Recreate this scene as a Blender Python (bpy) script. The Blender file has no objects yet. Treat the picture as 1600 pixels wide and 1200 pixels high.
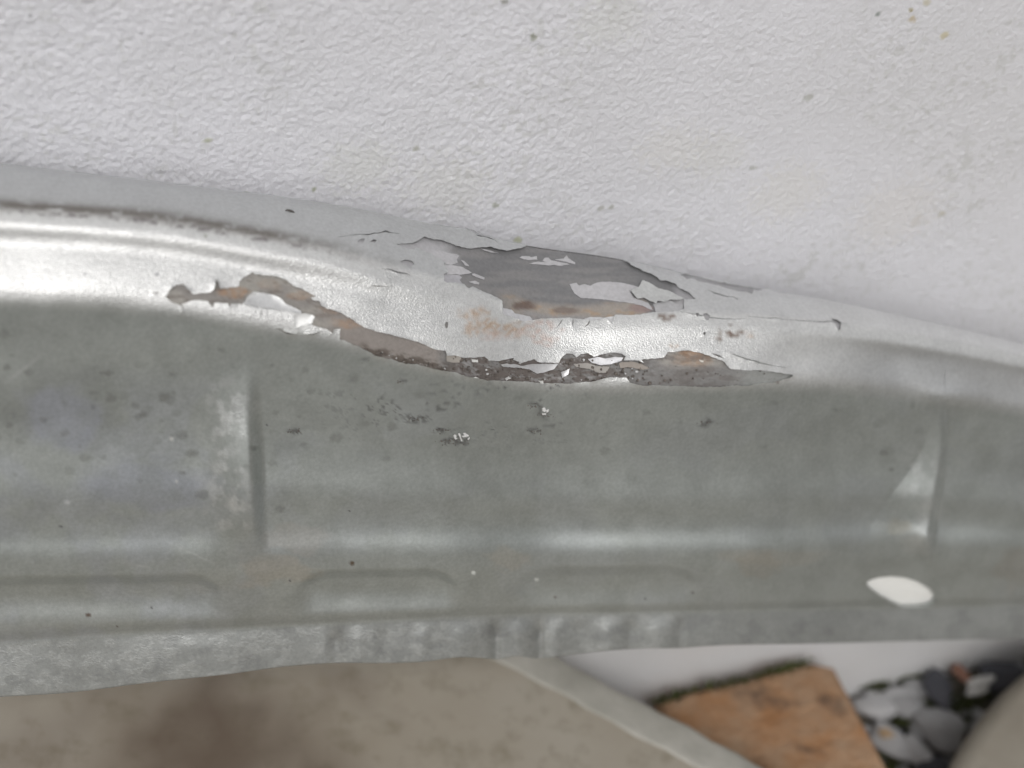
import bpy, bmesh, math, random
import numpy as np
from mathutils import Vector, Matrix
from mathutils.geometry import delaunay_2d_cdt

random.seed(7)
RNG = np.random.default_rng(11)
scene = bpy.context.scene
C = scene.collection

# ------------------------------------------------------------------ camera
LENS = 50.0
FPX = LENS / 36.0 * 1600.0
TH, PSI = math.radians(40.0), math.radians(14.0)
F = np.array([math.cos(TH) * math.sin(PSI), math.cos(TH) * math.cos(PSI), -math.sin(TH)])
R = np.array([math.cos(PSI), -math.sin(PSI), 0.0])
U = np.array([math.sin(TH) * math.sin(PSI), math.sin(TH) * math.cos(PSI), math.cos(TH)])
CD = 0.38                 # camera to wall
HC = 0.561                # camera above the gravel
cam_data = bpy.data.cameras.new('camera')
cam = bpy.data.objects.new('camera', cam_data)
C.objects.link(cam)
cam.matrix_world = Matrix(((R[0], U[0], -F[0], 0.0), (R[1], U[1], -F[1], -CD), (R[2], U[2], -F[2], HC), (0, 0, 0, 1)))
cam_data.lens = LENS
cam_data.sensor_width = 36.0
cam_data.clip_start = 0.01
cam_data.clip_end = 500.0
cam_data.dof.use_dof = True
cam_data.dof.focus_distance = 0.438
cam_data.dof.aperture_fstop = 6.2
scene.camera = cam

# ------------------------------------------------------------------ sky and soft sun
SUN_EL, SUN_AZ = math.radians(44), math.radians(184)     # azimuth: clockwise from +y
world = bpy.data.worlds.new('World')
scene.world = world
world.use_nodes = True
wn = world.node_tree.nodes
bg = wn['Background']
sky = wn.new('ShaderNodeTexSky')
sky.sky_type = 'NISHITA'
sky.sun_disc = False
sky.sun_elevation = SUN_EL
sky.sun_rotation = SUN_AZ
sky.air_density = 1.0
sky.dust_density = 6.0
hs = wn.new('ShaderNodeHueSaturation')
hs.inputs['Saturation'].default_value = 0.2          # high cloud: a nearly grey sky
world.node_tree.links.new(sky.outputs[0], hs.inputs['Color'])
world.node_tree.links.new(hs.outputs[0], bg.inputs['Color'])
bg.inputs['Strength'].default_value = 0.115
sun_data = bpy.data.lights.new('sun', 'SUN')
sun_data.energy = 1.2
sun_data.angle = math.radians(22)
sun_data.color = (1.0, 0.99, 0.975)
sun = bpy.data.objects.new('sun', sun_data)
C.objects.link(sun)
sd = Vector((math.sin(SUN_AZ) * math.cos(SUN_EL), math.cos(SUN_AZ) * math.cos(SUN_EL), math.sin(SUN_EL)))
sun.rotation_euler = sd.to_track_quat('Z', 'Y').to_euler()
sun.location = (1, -1, 2)

scene.view_settings.view_transform = 'Standard'
scene.view_settings.look = 'None'
scene.view_settings.exposure = -0.58
scene.view_settings.gamma = 1.0
scene.view_settings.use_curve_mapping = False


# ------------------------------------------------------------------ helpers
def ray(px, py):
    px = np.asarray(px, float)
    py = np.asarray(py, float)
    return F + ((px - 800) / FPX)[..., None] * R + ((600 - py) / FPX)[..., None] * U


def on_wall(px, py, P):
    """3-D point at distance P in front of the wall (y = -P)"""
    r = ray(px, py)
    t = (CD - P) / r[..., 1]
    return np.array([0, -CD, HC]) + r * t[..., None]


def on_level(px, py, z):
    r = ray(px, py)
    t = (z - HC) / r[..., 2]
    return np.array([0, -CD, HC]) + r * t[..., None]


def _hash(ix, iy, seed):
    h = (ix.astype(np.int64) * 374761393 + iy.astype(np.int64) * 668265263 + seed * 144665) & 0xffffffff
    h = ((h ^ (h >> 13)) * 1274126177) & 0xffffffff
    h = h ^ (h >> 16)
    return (h & 0xffff) / 65535.0


def vnoise(x, y, seed=0):
    x = np.asarray(x, float)
    y = np.asarray(y, float)
    ix = np.floor(x)
    iy = np.floor(y)
    fx = x - ix
    fy = y - iy
    fx = fx * fx * fx * (fx * (fx * 6 - 15) + 10)
    fy = fy * fy * fy * (fy * (fy * 6 - 15) + 10)
    ix = ix.astype(np.int64)
    iy = iy.astype(np.int64)
    a = _hash(ix, iy, seed)
    b = _hash(ix + 1, iy, seed)
    c = _hash(ix, iy + 1, seed)
    d = _hash(ix + 1, iy + 1, seed)
    return (a * (1 - fx) + b * fx) * (1 - fy) + (c * (1 - fx) + d * fx) * fy


def fbm(x, y, seed=0, octv=4, gain=0.5):
    s = 0.0
    a = 1.0
    tot = 0.0
    for k in range(octv):
        ca, sa = math.cos(0.6 * k + 0.3), math.sin(0.6 * k + 0.3)
        s = s + a * vnoise((x * ca - y * sa) * 2 ** k + 17.3 * k, (x * sa + y * ca) * 2 ** k - 9.1 * k, seed + k)
        tot += a
        a *= gain
    return s / tot


def sstep(a, b, x):
    t = np.clip((x - a) / (b - a), 0, 1)
    return t * t * (3 - 2 * t)


def gsm(arr, sig, axis):
    n = int(max(1, round(sig * 3)))
    k = np.exp(-0.5 * (np.arange(-n, n + 1) / sig) ** 2)
    k /= k.sum()
    pad = [(0, 0)] * arr.ndim
    pad[axis] = (n, n)
    p = np.pad(arr, pad, mode='edge')
    out = np.zeros_like(arr, float)
    for i, w in enumerate(k):
        sl = [slice(None)] * arr.ndim
        sl[axis] = slice(i, i + arr.shape[axis])
        out += w * p[tuple(sl)]
    return out


def smooth_curve(pts):
    """monotone-ish cubic (Catmull-Rom tangents) through measured points"""
    xs = np.array([p[0] for p in pts], float)
    ys = np.array([p[1] for p in pts], float)
    m = np.gradient(ys, xs)

    def f(u):
        u = np.asarray(u, float)
        i = np.clip(np.searchsorted(xs, u) - 1, 0, len(xs) - 2)
        h = xs[i + 1] - xs[i]
        t = (u - xs[i]) / h
        tc = np.clip(t, 0, 1)
        v = (2 * tc ** 3 - 3 * tc ** 2 + 1) * ys[i] + (tc ** 3 - 2 * tc ** 2 + tc) * h * m[i] + (-2 * tc ** 3 + 3 * tc ** 2) * ys[i + 1] + (tc ** 3 - tc ** 2) * h * m[i + 1]
        v = np.where(t < 0, ys[0] + (u - xs[0]) * m[0], v)
        v = np.where(t > 1, ys[-1] + (u - xs[-1]) * m[-1], v)
        return v
    return f


def mesh_obj(name, verts, faces, mat, parent=None, cols=None, attrs=None, smooth=True, normals=None):
    me = bpy.data.meshes.new(name)
    verts = np.asarray(verts, dtype=np.float32)
    if isinstance(faces, np.ndarray):
        nf, k = faces.shape
        me.vertices.add(len(verts))
        me.vertices.foreach_set('co', verts.ravel())
        me.loops.add(nf * k)
        me.loops.foreach_set('vertex_index', faces.astype(np.int32).ravel())
        me.polygons.add(nf)
        me.polygons.foreach_set('loop_start', np.arange(0, nf * k, k, dtype=np.int32))
        me.update(calc_edges=True)
    else:
        me.from_pydata([tuple(v) for v in verts], [], faces)
        me.update()
    if smooth:
        me.polygons.foreach_set('use_smooth', np.ones(len(me.polygons), bool))
    if cols is not None:
        a = me.color_attributes.new('tint', 'FLOAT_COLOR', 'POINT')
        c4 = np.ones((len(verts), 4), np.float32)
        c4[:, :3] = cols
        a.data.foreach_set('color', c4.ravel())
    if attrs:
        for k, v in attrs.items():
            at = me.attributes.new(k, 'FLOAT', 'POINT')
            at.data.foreach_set('value', np.asarray(v, np.float32))
    if normals is not None:
        me.normals_split_custom_set_from_vertices([tuple(n) for n in normals])
    if mat:
        me.materials.append(mat)
    o = bpy.data.objects.new(name, me)
    C.objects.link(o)
    if parent:
        o.parent = parent
    return o


def tag(o, label=None, cat=None, group=None, kind=None):
    if label:
        o['label'] = label
    if cat:
        o['category'] = cat
    if group:
        o['group'] = group
    if kind:
        o['kind'] = kind
    return o


def new_mat(name):
    m = bpy.data.materials.new(name)
    m.use_nodes = True
    nt = m.node_tree
    return m, nt, nt.nodes['Principled BSDF']


def ramp(nt, stops, interp='LINEAR'):
    n = nt.nodes.new('ShaderNodeValToRGB')
    n.color_ramp.interpolation = interp
    e = n.color_ramp.elements
    e[0].position, e[0].color = stops[0][0], stops[0][1]
    e[1].position, e[1].color = stops[-1][0], stops[-1][1]
    for p, c in stops[1:-1]:
        q = e.new(p)
        q.color = c
    return n


def noise(nt, scale, detail=3.0, rough=0.5, vec=None):
    n = nt.nodes.new('ShaderNodeTexNoise')
    n.inputs['Scale'].default_value = scale
    n.inputs['Detail'].default_value = detail
    n.inputs['Roughness'].default_value = rough
    if vec is not None:
        nt.links.new(vec, n.inputs['Vector'])
    return n


def mixc(nt, mode, fac, a, b):
    n = nt.nodes.new('ShaderNodeMix')
    n.data_type = 'RGBA'
    n.blend_type = mode
    for key, v in (('Factor', fac), ('A', a), ('B', b)):
        s = [i for i in n.inputs if i.name == key and (i.type == 'RGBA' or key == 'Factor')][0]
        if hasattr(v, 'links') or hasattr(v, 'is_output'):
            nt.links.new(v, s)
        else:
            s.default_value = v
    return [o for o in n.outputs if o.type == 'RGBA'][0]


def attr(nt, name):
    n = nt.nodes.new('ShaderNodeAttribute')
    n.attribute_name = name
    return n


def g4(v, g=None, b=None):
    return (v, v if g is None else g, v if b is None else b, 1)


# ------------------------------------------------------------------ materials
def make_panel_mat():
    """silver enamel / primer / bare film: colour, gloss and metal content ride on the surface as attributes"""
    m, nt, b = new_mat('weathered_silver_paint')
    L = nt.links
    tc = nt.nodes.new('ShaderNodeTexCoord')
    ob = tc.outputs['Object']
    col = attr(nt, 'tint').outputs['Color']
    n1 = noise(nt, 900, 3, 0.6, ob)
    r1 = ramp(nt, [(0.3, g4(0.90)), (0.7, g4(1.08))])
    L.new(n1.outputs['Fac'], r1.inputs['Fac'])
    n2 = noise(nt, 90, 4, 0.6, ob)
    r2 = ramp(nt, [(0.3, g4(0.94)), (0.7, g4(1.05))])
    L.new(n2.outputs['Fac'], r2.inputs['Fac'])
    c1 = mixc(nt, 'MULTIPLY', 1.0, col, r1.outputs['Color'])
    c2 = mixc(nt, 'MULTIPLY', 1.0, c1, r2.outputs['Color'])
    L.new(c2, b.inputs['Base Color'])
    L.new(attr(nt, 'metal').outputs['Fac'], b.inputs['Metallic'])
    # roughness with a little unevenness
    rr = nt.nodes.new('ShaderNodeMath')
    rr.operation = 'MULTIPLY_ADD'
    L.new(n2.outputs['Fac'], rr.inputs[0])
    rr.inputs[1].default_value = 0.16
    L.new(attr(nt, 'gloss').outputs['Fac'], rr.inputs[2])
    L.new(rr.outputs[0], b.inputs['Roughness'])
    # fine hammered grain and metallic flake
    gn = noise(nt, 2300, 2.0, 0.55, ob)
    gm = nt.nodes.new('ShaderNodeMath')
    gm.operation = 'MULTIPLY'
    L.new(gn.outputs['Fac'], gm.inputs[0])
    L.new(attr(nt, 'grain').outputs['Fac'], gm.inputs[1])
    bp = nt.nodes.new('ShaderNodeBump')
    bp.inputs['Strength'].default_value = 1.0
    bp.inputs['Distance'].default_value = 0.00015
    L.new(gm.outputs[0], bp.inputs['Height'])
    L.new(bp.outputs[0], b.inputs['Normal'])
    return m


PANEL = make_panel_mat()


def make_wall_mat():
    m, nt, b = new_mat('white_stucco_paint')
    L = nt.links
    tc = nt.nodes.new('ShaderNodeTexCoord')
    ob = tc.outputs['Object']
    col = attr(nt, 'tint').outputs['Color']
    n2 = noise(nt, 14, 5, 0.6, ob)
    r2 = ramp(nt, [(0.3, (0.93, 0.93, 0.925, 1)), (0.7, (1.03, 1.03, 1.04, 1))])
    L.new(n2.outputs['Fac'], r2.inputs['Fac'])
    c2 = mixc(nt, 'MULTIPLY', 1.0, col, r2.outputs['Color'])
    L.new(c2, b.inputs['Base Color'])
    b.inputs['Roughness'].default_value = 0.75
    n3 = noise(nt, 900, 4, 0.7, ob)
    bp = nt.nodes.new('ShaderNodeBump')
    bp.inputs['Strength'].default_value = 0.6
    bp.inputs['Distance'].default_value = 0.0006
    L.new(n3.outputs['Fac'], bp.inputs['Height'])
    L.new(bp.outputs[0], b.inputs['Normal'])
    return m


def simple_mat(name, c_lo, c_hi, scale, rough=0.8, bump=0.0, bscale=None, c_spot=None, spot_scale=30, spot=(0.55, 0.7), metallic=0.0):
    m, nt, b = new_mat(name)
    L = nt.links
    tc = nt.nodes.new('ShaderNodeTexCoord')
    ob = tc.outputs['Object']
    n = noise(nt, scale, 5, 0.6, ob)
    r = ramp(nt, [(0.3, c_lo + (1,)), (0.7, c_hi + (1,))])
    L.new(n.outputs['Fac'], r.inputs['Fac'])
    out = r.outputs['Color']
    if c_spot:
        s = noise(nt, spot_scale, 4, 0.6, ob)
        sr = ramp(nt, [(spot[0], g4(0)), (spot[1], g4(1))])
        L.new(s.outputs['Fac'], sr.inputs['Fac'])
        out = mixc(nt, 'MIX', sr.outputs['Color'], out, c_spot + (1,))
    L.new(out, b.inputs['Base Color'])
    b.inputs['Roughness'].default_value = rough
    b.inputs['Metallic'].default_value = metallic
    if bump:
        bn = noise(nt, bscale or scale * 4, 4, 0.6, ob)
        bp = nt.nodes.new('ShaderNodeBump')
        bp.inputs['Strength'].default_value = 0.7
        bp.inputs['Distance'].default_value = bump
        L.new(bn.outputs['Fac'], bp.inputs['Height'])
        L.new(bp.outputs[0], b.inputs['Normal'])
    return m


# ------------------------------------------------------------------ ground and wall
gm = simple_mat('damp_soil', (0.10, 0.085, 0.065), (0.19, 0.17, 0.14), 25, 0.95, 0.002, 200, (0.05, 0.06, 0.03), 40)
gs = 60.0
ground = mesh_obj('ground', [(-gs, -gs, 0), (gs, -gs, 0), (gs, gs, 0), (-gs, gs, 0)], [(0, 1, 2, 3)], gm)
tag(ground, kind='structure')
# paved yard in front of the wall, outside the gravel strip
ym = simple_mat('yard_concrete', (0.10, 0.098, 0.09), (0.16, 0.156, 0.148), 6, 0.9, 0.001, 120)
yard = mesh_obj('pavement', [(-8, -9, 0.004), (8, -9, 0.004), (8, -0.62, 0.004), (-8, -0.62, 0.004)], [(0, 1, 2, 3)], ym)
tag(yard, kind='structure')


def build_wall():
    x0, x1, z0, z1, st = -0.10, 0.36, 0.185, 0.42, 0.0005
    nx, nz = int((x1 - x0) / st) + 1, int((z1 - z0) / st) + 1
    X, Z = np.meshgrid(np.linspace(x0, x1, nx), np.linspace(z0, z1, nz))
    s = 1000.0
    def lumps(cell, seed):
        gx_, gz_ = X * s / cell + 300.0, Z * s / cell
        ix, iz = np.floor(gx_).astype(np.int64), np.floor(gz_).astype(np.int64)
        out = np.zeros_like(X)
        for dx in (-1, 0, 1):
            for dz in (-1, 0, 1):
                jx, jz = ix + dx, iz + dz
                ox, oz = jx + _hash(jx, jz, seed), jz + _hash(jx, jz, seed + 1)
                rr_ = 0.55 + 0.5 * _hash(jx, jz, seed + 2)
                hh_ = 0.35 + 0.65 * _hash(jx, jz, seed + 3)
                asp = 0.8 + 0.5 * _hash(jx, jz, seed + 4)
                d2 = ((gx_ - ox) * asp / rr_) ** 2 + ((gz_ - oz) / asp / rr_) ** 2
                out = np.maximum(out, hh_ * np.clip(1 - d2, 0, 1) ** 1.3)
        return out
    h = 0.6 * lumps(1.9, 3) + 0.5 * lumps(1.2, 13) + 0.45 * vnoise(X * s / 5.0, Z * s / 5.0, 5) + 0.2 * vnoise(X * s / 1.3, Z * s / 1.3, 8)
    # the spray coat is uneven and runs smoother towards the right
    amp = 0.00062 * (1.0 - 0.5 * sstep(0.0, 0.2, X)) * (0.55 + 0.9 * fbm(X * 18, Z * 26, 9, 3))
    edge = np.minimum.reduce([X - x0, x1 - X, Z - z0, z1 - Z])
    Y = -h * amp * np.clip(edge / 0.01, 0, 1)
    V = np.stack([X, Y, Z], -1).reshape(-1, 3)
    idx = np.arange(nx * nz).reshape(nz, nx)
    Fq = np.stack([idx[:-1, :-1], idx[:-1, 1:], idx[1:, 1:], idx[1:, :-1]], -1).reshape(-1, 4)
    # colour: white paint, algae settled in some pits, a few ochre and grey spots
    col = np.ones(X.shape + (3,)) * np.array([0.745, 0.747, 0.78])
    warm = sstep(0.1, 0.3, X) * 0.8
    col = col * (1 - warm[..., None] * np.array([-0.005, 0.0, 0.012]))
    dens = fbm(X * 22, Z * 30, 20, 3)
    pits = sstep(0.70, 0.90, vnoise(X * s / 2.3, Z * s / 2.1, 30)) * sstep(0.45, 0.65, dens + 0.02)
    pits = np.maximum(pits, 0.8 * sstep(0.80, 0.92, vnoise(X * s / 2.2, Z * s / 2.0, 33)) * sstep(0.35, 0.5, dens))
    pits *= (0.5 + 0.5 * sstep(0.4, 0.6, vnoise(X * 60, Z * 60, 38)))
    k = (pits * 0.22)[..., None]
    col = col * (1 - k) + np.array([0.36, 0.37, 0.29]) * k
    for (px, py, r, c, a) in [(832, 58, 1.5, (.30, .31, .24), .8), (786, 2, 1.4, (.28, .28, .24), .8), (1371, 22, 1.3, (.2, .23, .2), .8), (1423, 15, 1.1, (.35, .3, .15), .8),
                              (1424, 30, 1.7, (.5, .40, .22), .7), (1476, 55, 1.8, (.58, .50, .25), .6), (1447, 3, 1.6, (.55, .5, .28), .5), (1262, 152, 2.2, (.42, .43, .38), .6),
                              (46, 23, .8, (.2, .2, .2), .8), (325, 218, 1.5, (.38, .40, .24), .7), (775, 320, 1.4, (.32, .34, .26), .7), (1175, 262, 1.6, (.4, .41, .36), .6),
                              (940, 324, 1.5, (.36, .36, .3), .6), (955, 324, 1.3, (.36, .36, .3), .6), (385, 302, 1.3, (.3, .32, .2), .7), (490, 294, 1.1, (.3, .33, .18), .8),
                              (810, 374, 1.5, (.42, .45, .25), .7), (650, 231, 1.4, (.35, .36, .28), .6), (1471, 333, 1.8, (.5, .47, .35), .6), (1430, 345, 3, (.62, .60, .58), .7), (1120, 245, 9, (.70, .70, .68), .5), (1230, 300, 12, (.73, .72, .69), .5), (1400, 330, 14, (.74, .72, .70), .5), (1050, 230, 10, (.74, .73, .70), .4), (700, 290, 12, (.70, .70, .67), .4), (560, 260, 10, (.70, .71, .67), .4), (950, 30, 10, (.70, .71, .68), .4)]:
        p = on_wall(px, py, 0.0)
        d = np.hypot((X - p[0]) * 0.8, Z - p[2]) * 1000 / (r * (0.75 if r < 5 else 1))
        w = a * (1 - sstep(0.45, 1.25, d + 0.9 * (vnoise(X * 900, Z * 900, 41) - 0.5)))
        col = col * (1 - w[..., None]) + np.array(c) * w[..., None]
    col = col.reshape(-1, 3)
    # the plain rest of the wall
    nb = len(V)
    W, T = 4.0, 2.3
    extra = [(-W, 0, -0.1), (W, 0, -0.1), (W, 0, z0), (x1, 0, z0), (x0, 0, z0), (-W, 0, z0), (x0, 0, z1), (x1, 0, z1), (W, 0, z1), (-W, 0, z1), (W, 0, T), (-W, 0, T),
             (-W, 0.2, T), (W, 0.2, T), (-W, 0.2, -0.1), (W, 0.2, -0.1)]
    ex = np.array(extra, float)
    fq = [(0, 1, 2, 5), (5, 4, 6, 9), (3, 2, 8, 7), (9, 8, 10, 11), (11, 10, 13, 12), (0, 5, 14, 14)]
    quads = [(0, 1, 2, 5), (5, 4, 6, 9), (3, 2, 8, 7), (9, 8, 10, 11), (11, 10, 13, 12), (12, 13, 15, 14)]
    V = np.vstack([V, ex])
    Fq = np.vstack([Fq, np.array(quads) + nb])
    cx = np.ones((len(ex), 3)) * np.array([0.74, 0.74, 0.745])
    col = np.vstack([col, cx])
    o = mesh_obj('stucco_wall', V, Fq, make_wall_mat(), cols=col)
    tag(o, 'white pebbly stucco wall with faint algae specks behind the panel', 'wall')
    return o


build_wall()

# ------------------------------------------------------------------ the sheet-metal panel: measured edge lines
cA = smooth_curve([(-300, 222), (0, 255), (267, 287), (533, 322), (672, 350), (825, 384), (962, 404), (1089, 432), (1207, 455), (1300, 470), (1375, 486), (1475, 507), (1600, 537), (1900, 615)])
cB = smooth_curve([(-300, 308), (0, 322), (267, 345), (400, 367), (533, 393), (620, 418), (690, 437), (740, 455), (800, 482), (850, 496), (905, 498), (976, 492), (1050, 488), (1200, 494), (1320, 507), (1450, 526), (1600, 556), (1900, 630)])
cC = smooth_curve([(-300, 448), (0, 460), (167, 466), (267, 476), (400, 499), (533, 525), (600, 546), (700, 570), (800, 588), (900, 596), (1050, 594), (1200, 592), (1300, 594), (1462, 612), (1600, 634), (1900, 690)])
cD = smooth_curve([(-300, 830), (0, 826), (250, 824), (330, 822), (420, 816), (600, 812), (800, 812), (1000, 814), (1200, 812), (1380, 804), (1470, 806), (1600, 818), (1900, 830)])
cE = smooth_curve([(-300, 888), (0, 884), (250, 880), (330, 882), (420, 880), (600, 878), (800, 876), (1000, 876), (1200, 870), (1380, 858), (1470, 862), (1600, 866), (1900, 875)])
cG = smooth_curve([(-300, 1026), (0, 1005), (200, 991), (400, 981), (600, 971), (800, 962), (1000, 958), (1225, 954), (1600, 946), (1900, 940)])
cH = smooth_curve([(-300, 1118), (0, 1089), (100, 1083), (230, 1067), (360, 1053), (450, 1041), (525, 1036), (600, 1036), (661, 1034), (720, 1027), (750, 1028), (777, 1030), (808, 1025), (837, 1029), (870, 1026), (912, 1021), (987, 1014), (1075, 1012), (1100, 1010), (1262, 1006), (1600, 997), (1900, 990)])
LINES = [cA, cB, cC, cD, cE, cG, cH]
NR = [40, 66, 120, 30, 42, 36]
u = np.arange(-264, 1870, 3.0)
NU = len(u)

rows_y, rows_seg, rows_fr = [], [], []
for s in range(6):
    y0, y1 = LINES[s](u), LINES[s + 1](u)
    for k in range(NR[s]):
        f = k / NR[s]
        rows_y.append(y0 + (y1 - y0) * f)
        rows_seg.append(s)
        rows_fr.append(f)
rows_y.append(LINES[6](u))
rows_seg.append(5)
rows_fr.append(1.0)
Y = np.array(rows_y)                     # rows x columns, picture rows of the front of the sheet
NRW = len(Y)
iA, iB, iC, iD, iE, iG, iH = [sum(NR[:k]) for k in range(7)]
seg = np.array(rows_seg)
fr = np.array(rows_fr)


def beta_profile(bs):
    """tilt of the sheet from the vertical, degrees, rows x columns"""
    B = np.zeros((NRW, NU))
    wl = 1 - sstep(420, 760, u)                 # the bead fades into the dent
    wr = sstep(1150, 1420, u)                   # and the band rolls flatter to the right
    dent = np.exp(-((u - 850) / 260.0) ** 2)
    tbl = {
        0: [(0.0, bs + 24), (0.25, bs + 8), (0.8, bs), (1.0, bs - 4)],
        1: [(0.0, 70 + 0 * u), (0.14, 62 - 16 * wr), (0.30, 12 * wl + (1 - wl) * (44 - 34 * wr)), (0.50, 50 - 28 * wr), (0.80, 47 - 12 * dent - 20 * wr), (0.94, 34 - 10 * dent - 10 * wr), (1.0, 22 - 6 * wr)],
        2: [(0.0, 22 - 6 * wr), (0.06, 7 + 0 * u), (0.45, 8 + 0 * u), (0.78, 16 + 0 * u), (0.94, 4 + 0 * u), (1.0, 8 + 0 * u)],
        3: [(0.0, 9 + 0 * u), (0.5, 21 + 11 * sstep(450, 800, u)), (1.0, 7 + 0 * u)],
        4: [(0.0, 7 + 0 * u), (0.3, -3 + 0 * u), (0.8, 3 + 0 * u), (0.94, -14 + 0 * u), (1.0, 0 + 0 * u)],
        5: [(0.0, 12 + 0 * u), (0.12, 22 + 0 * u), (1.0, 18 + 0 * u)],
    }
    for s in range(6):
        rws = np.where(seg == s)[0]
        fs = [t[0] for t in tbl[s]]
        vals = np.array([np.broadcast_to(t[1], (NU,)) for t in tbl[s]])
        for r in rws:
            f = fr[r]
            i = min(max(np.searchsorted(fs, f) - 1, 0), len(fs) - 2)
            t = (f - fs[i]) / (fs[i + 1] - fs[i])
            t = t * t * (3 - 2 * t)
            B[r] = vals[i] * (1 - t) + vals[i + 1] * t
    return np.radians(B)


RY = ray(np.broadcast_to(u, Y.shape), Y)
KZ = RY[..., 2] / RY[..., 1]
PB = 0.041 - 0.006 * sstep(500, 1700, u)


def integrate(B, up_only=False):
    P = np.zeros((NRW, NU))
    P[iB] = PB
    z = HC + (CD - P[iB]) * KZ[iB]
    zz = z.copy()
    pp = PB.copy()
    for r in range(iB - 1, -1, -1):
        b = B[r]
        k = KZ[r]
        p2 = (pp * np.cos(b) + (zz - HC - CD * k) * np.sin(b)) / np.maximum(np.cos(b) - k * np.sin(b), 0.08)
        P[r] = p2
        pp = p2
        zz = HC + (CD - p2) * k
    if up_only:
        return P
    pp = PB.copy()
    zz = z.copy()
    for r in range(iB + 1, NRW):
        b = B[r]
        k = KZ[r]
        p2 = (pp * np.cos(b) + (zz - HC - CD * k) * np.sin(b)) / (np.cos(b) - k * np.sin(b))
        P[r] = p2
        pp = p2
        zz = HC + (CD - p2) * k
    return P


lo, hi = np.full(NU, 30.0), np.full(NU, 94.0)
PA_T = 0.0165
for it in range(18):
    mid = 0.5 * (lo + hi)
    PA = integrate(beta_profile(mid), True)[0]
    big = PA < PA_T
    hi = np.where(big, mid, hi)
    lo = np.where(big, lo, mid)
bs = gsm(0.5 * (lo + hi), 8, 0)
P = integrate(beta_profile(bs))
P = gsm(P, 3.0, 1)
UU = np.broadcast_to(u, Y.shape)
# gentle waviness of the beaten sheet
P += 0.0006 * (fbm(UU / 150, Y / 150, 70, 3) - 0.5) * sstep(0, 30, Y - LINES[1](u))


def bumpmap(px, py):
    """pressed ribs, pads and dents (metres towards the viewer)"""
    d = np.zeros_like(px)
    # upright crease at the left: slow rise from the left, quick fall to the right
    xc = 387 + 8 * sstep(600, 850, py)
    vert = sstep(545, 740, py) * (1 - sstep(800, 885, py))
    rise = sstep(-110, 0, px - xc) ** 1.8
    fall = 1 - sstep(-2, 24, px - xc)
    d += 0.0044 * rise * fall * vert
    # triangular crease at the right
    xr = 1470 - 20 * sstep(690, 860, py)
    wdt = 20 + 75 * sstep(660, 850, py)
    vert = sstep(600, 830, py) * (1 - sstep(-26, 30, py - (826 + np.clip(px - 1398, 0, 80) * 0.7)))
    rise = np.clip((px - xr) / wdt + 1, 0, 1)
    fall = 1 - sstep(-2, 12, px - xr)
    d += 0.0034 * rise * fall * vert
    # right of that crease the sheet steps out softly
    d += 0.0012 * sstep(1470, 1600, px) * sstep(600, 700, py) * (1 - sstep(830, 880, py))
    # pressed pads above the lip
    for (xa, xb, yt, dep, soft) in [(-500, 352, 903, 0.0024, 15), (458, 722, 890, 0.0025, 14), (800, 1100, 884, 0.0018, 17)]:
        top = yt + (px - 0.5 * (xa + xb)) * -0.015
        e = np.minimum(px - xa, xb - px)
        rr = 60.0
        corner = np.clip(1 - e / rr, 0, 2)
        yy = top + 26 * corner ** 2
        inside = sstep(-2, soft, py - yy) * sstep(-4, 34, e)
        fade = 1 - sstep(25, 78, py - top)
        d -= dep * inside * fade
    # small dings along the band
    for (x, y, r, a) in [(640, 500, 22, -.0004), (560, 470, 16, .0003), (690, 470, 30, -.0004), (1480, 622, 26, .0010), (1400, 560, 40, -.0005), (1250, 560, 26, -.0005), (1210, 525, 30, .0004), (165, 430, 60, .0003), (860, 540, 60, -.0006)]:
        d += a * np.exp(-(((px - x) / (1.6 * r)) ** 2 + ((py - y) / (0.7 * r)) ** 2))
    # buckled lip
    lip = sstep(0, 30, py - cG(px))
    for (x, w, a) in [(525, 12, -.0016), (560, 10, .0006), (600, 12, -.0006), (660, 12, .0008), (725, 24, .0010), (775, 7, -.0022), (812, 18, .0014), (843, 7, -.0020), (868, 10, .0008), (905, 14, -.0008), (950, 14, .0010), (985, 10, -.0012), (1030, 20, .0011), (1062, 9, -.0010), (1160, 40, -.0005), (1280, 40, .0004), (300, 60, .0006), (120, 50, -.0004)]:
        d += 0.55 * a * lip * np.exp(-((px - x) / w) ** 2)
    return d


P += bumpmap(UU, Y)

# corroded seam: which part of the sheet has lost its paint
POS = on_wall(UU, Y, P)


def grid_normals(PS):
    du = np.gradient(PS, axis=1)
    dv = np.gradient(PS, axis=0)
    n = np.cross(dv, du)
    n /= np.linalg.norm(n, axis=-1, keepdims=True) + 1e-12
    # face the viewer
    c = np.array([0, -CD, HC]) - PS
    s = np.sign((n * c).sum(-1, keepdims=True))
    s[s == 0] = 1
    return n * s


NRM = grid_normals(POS)


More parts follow.
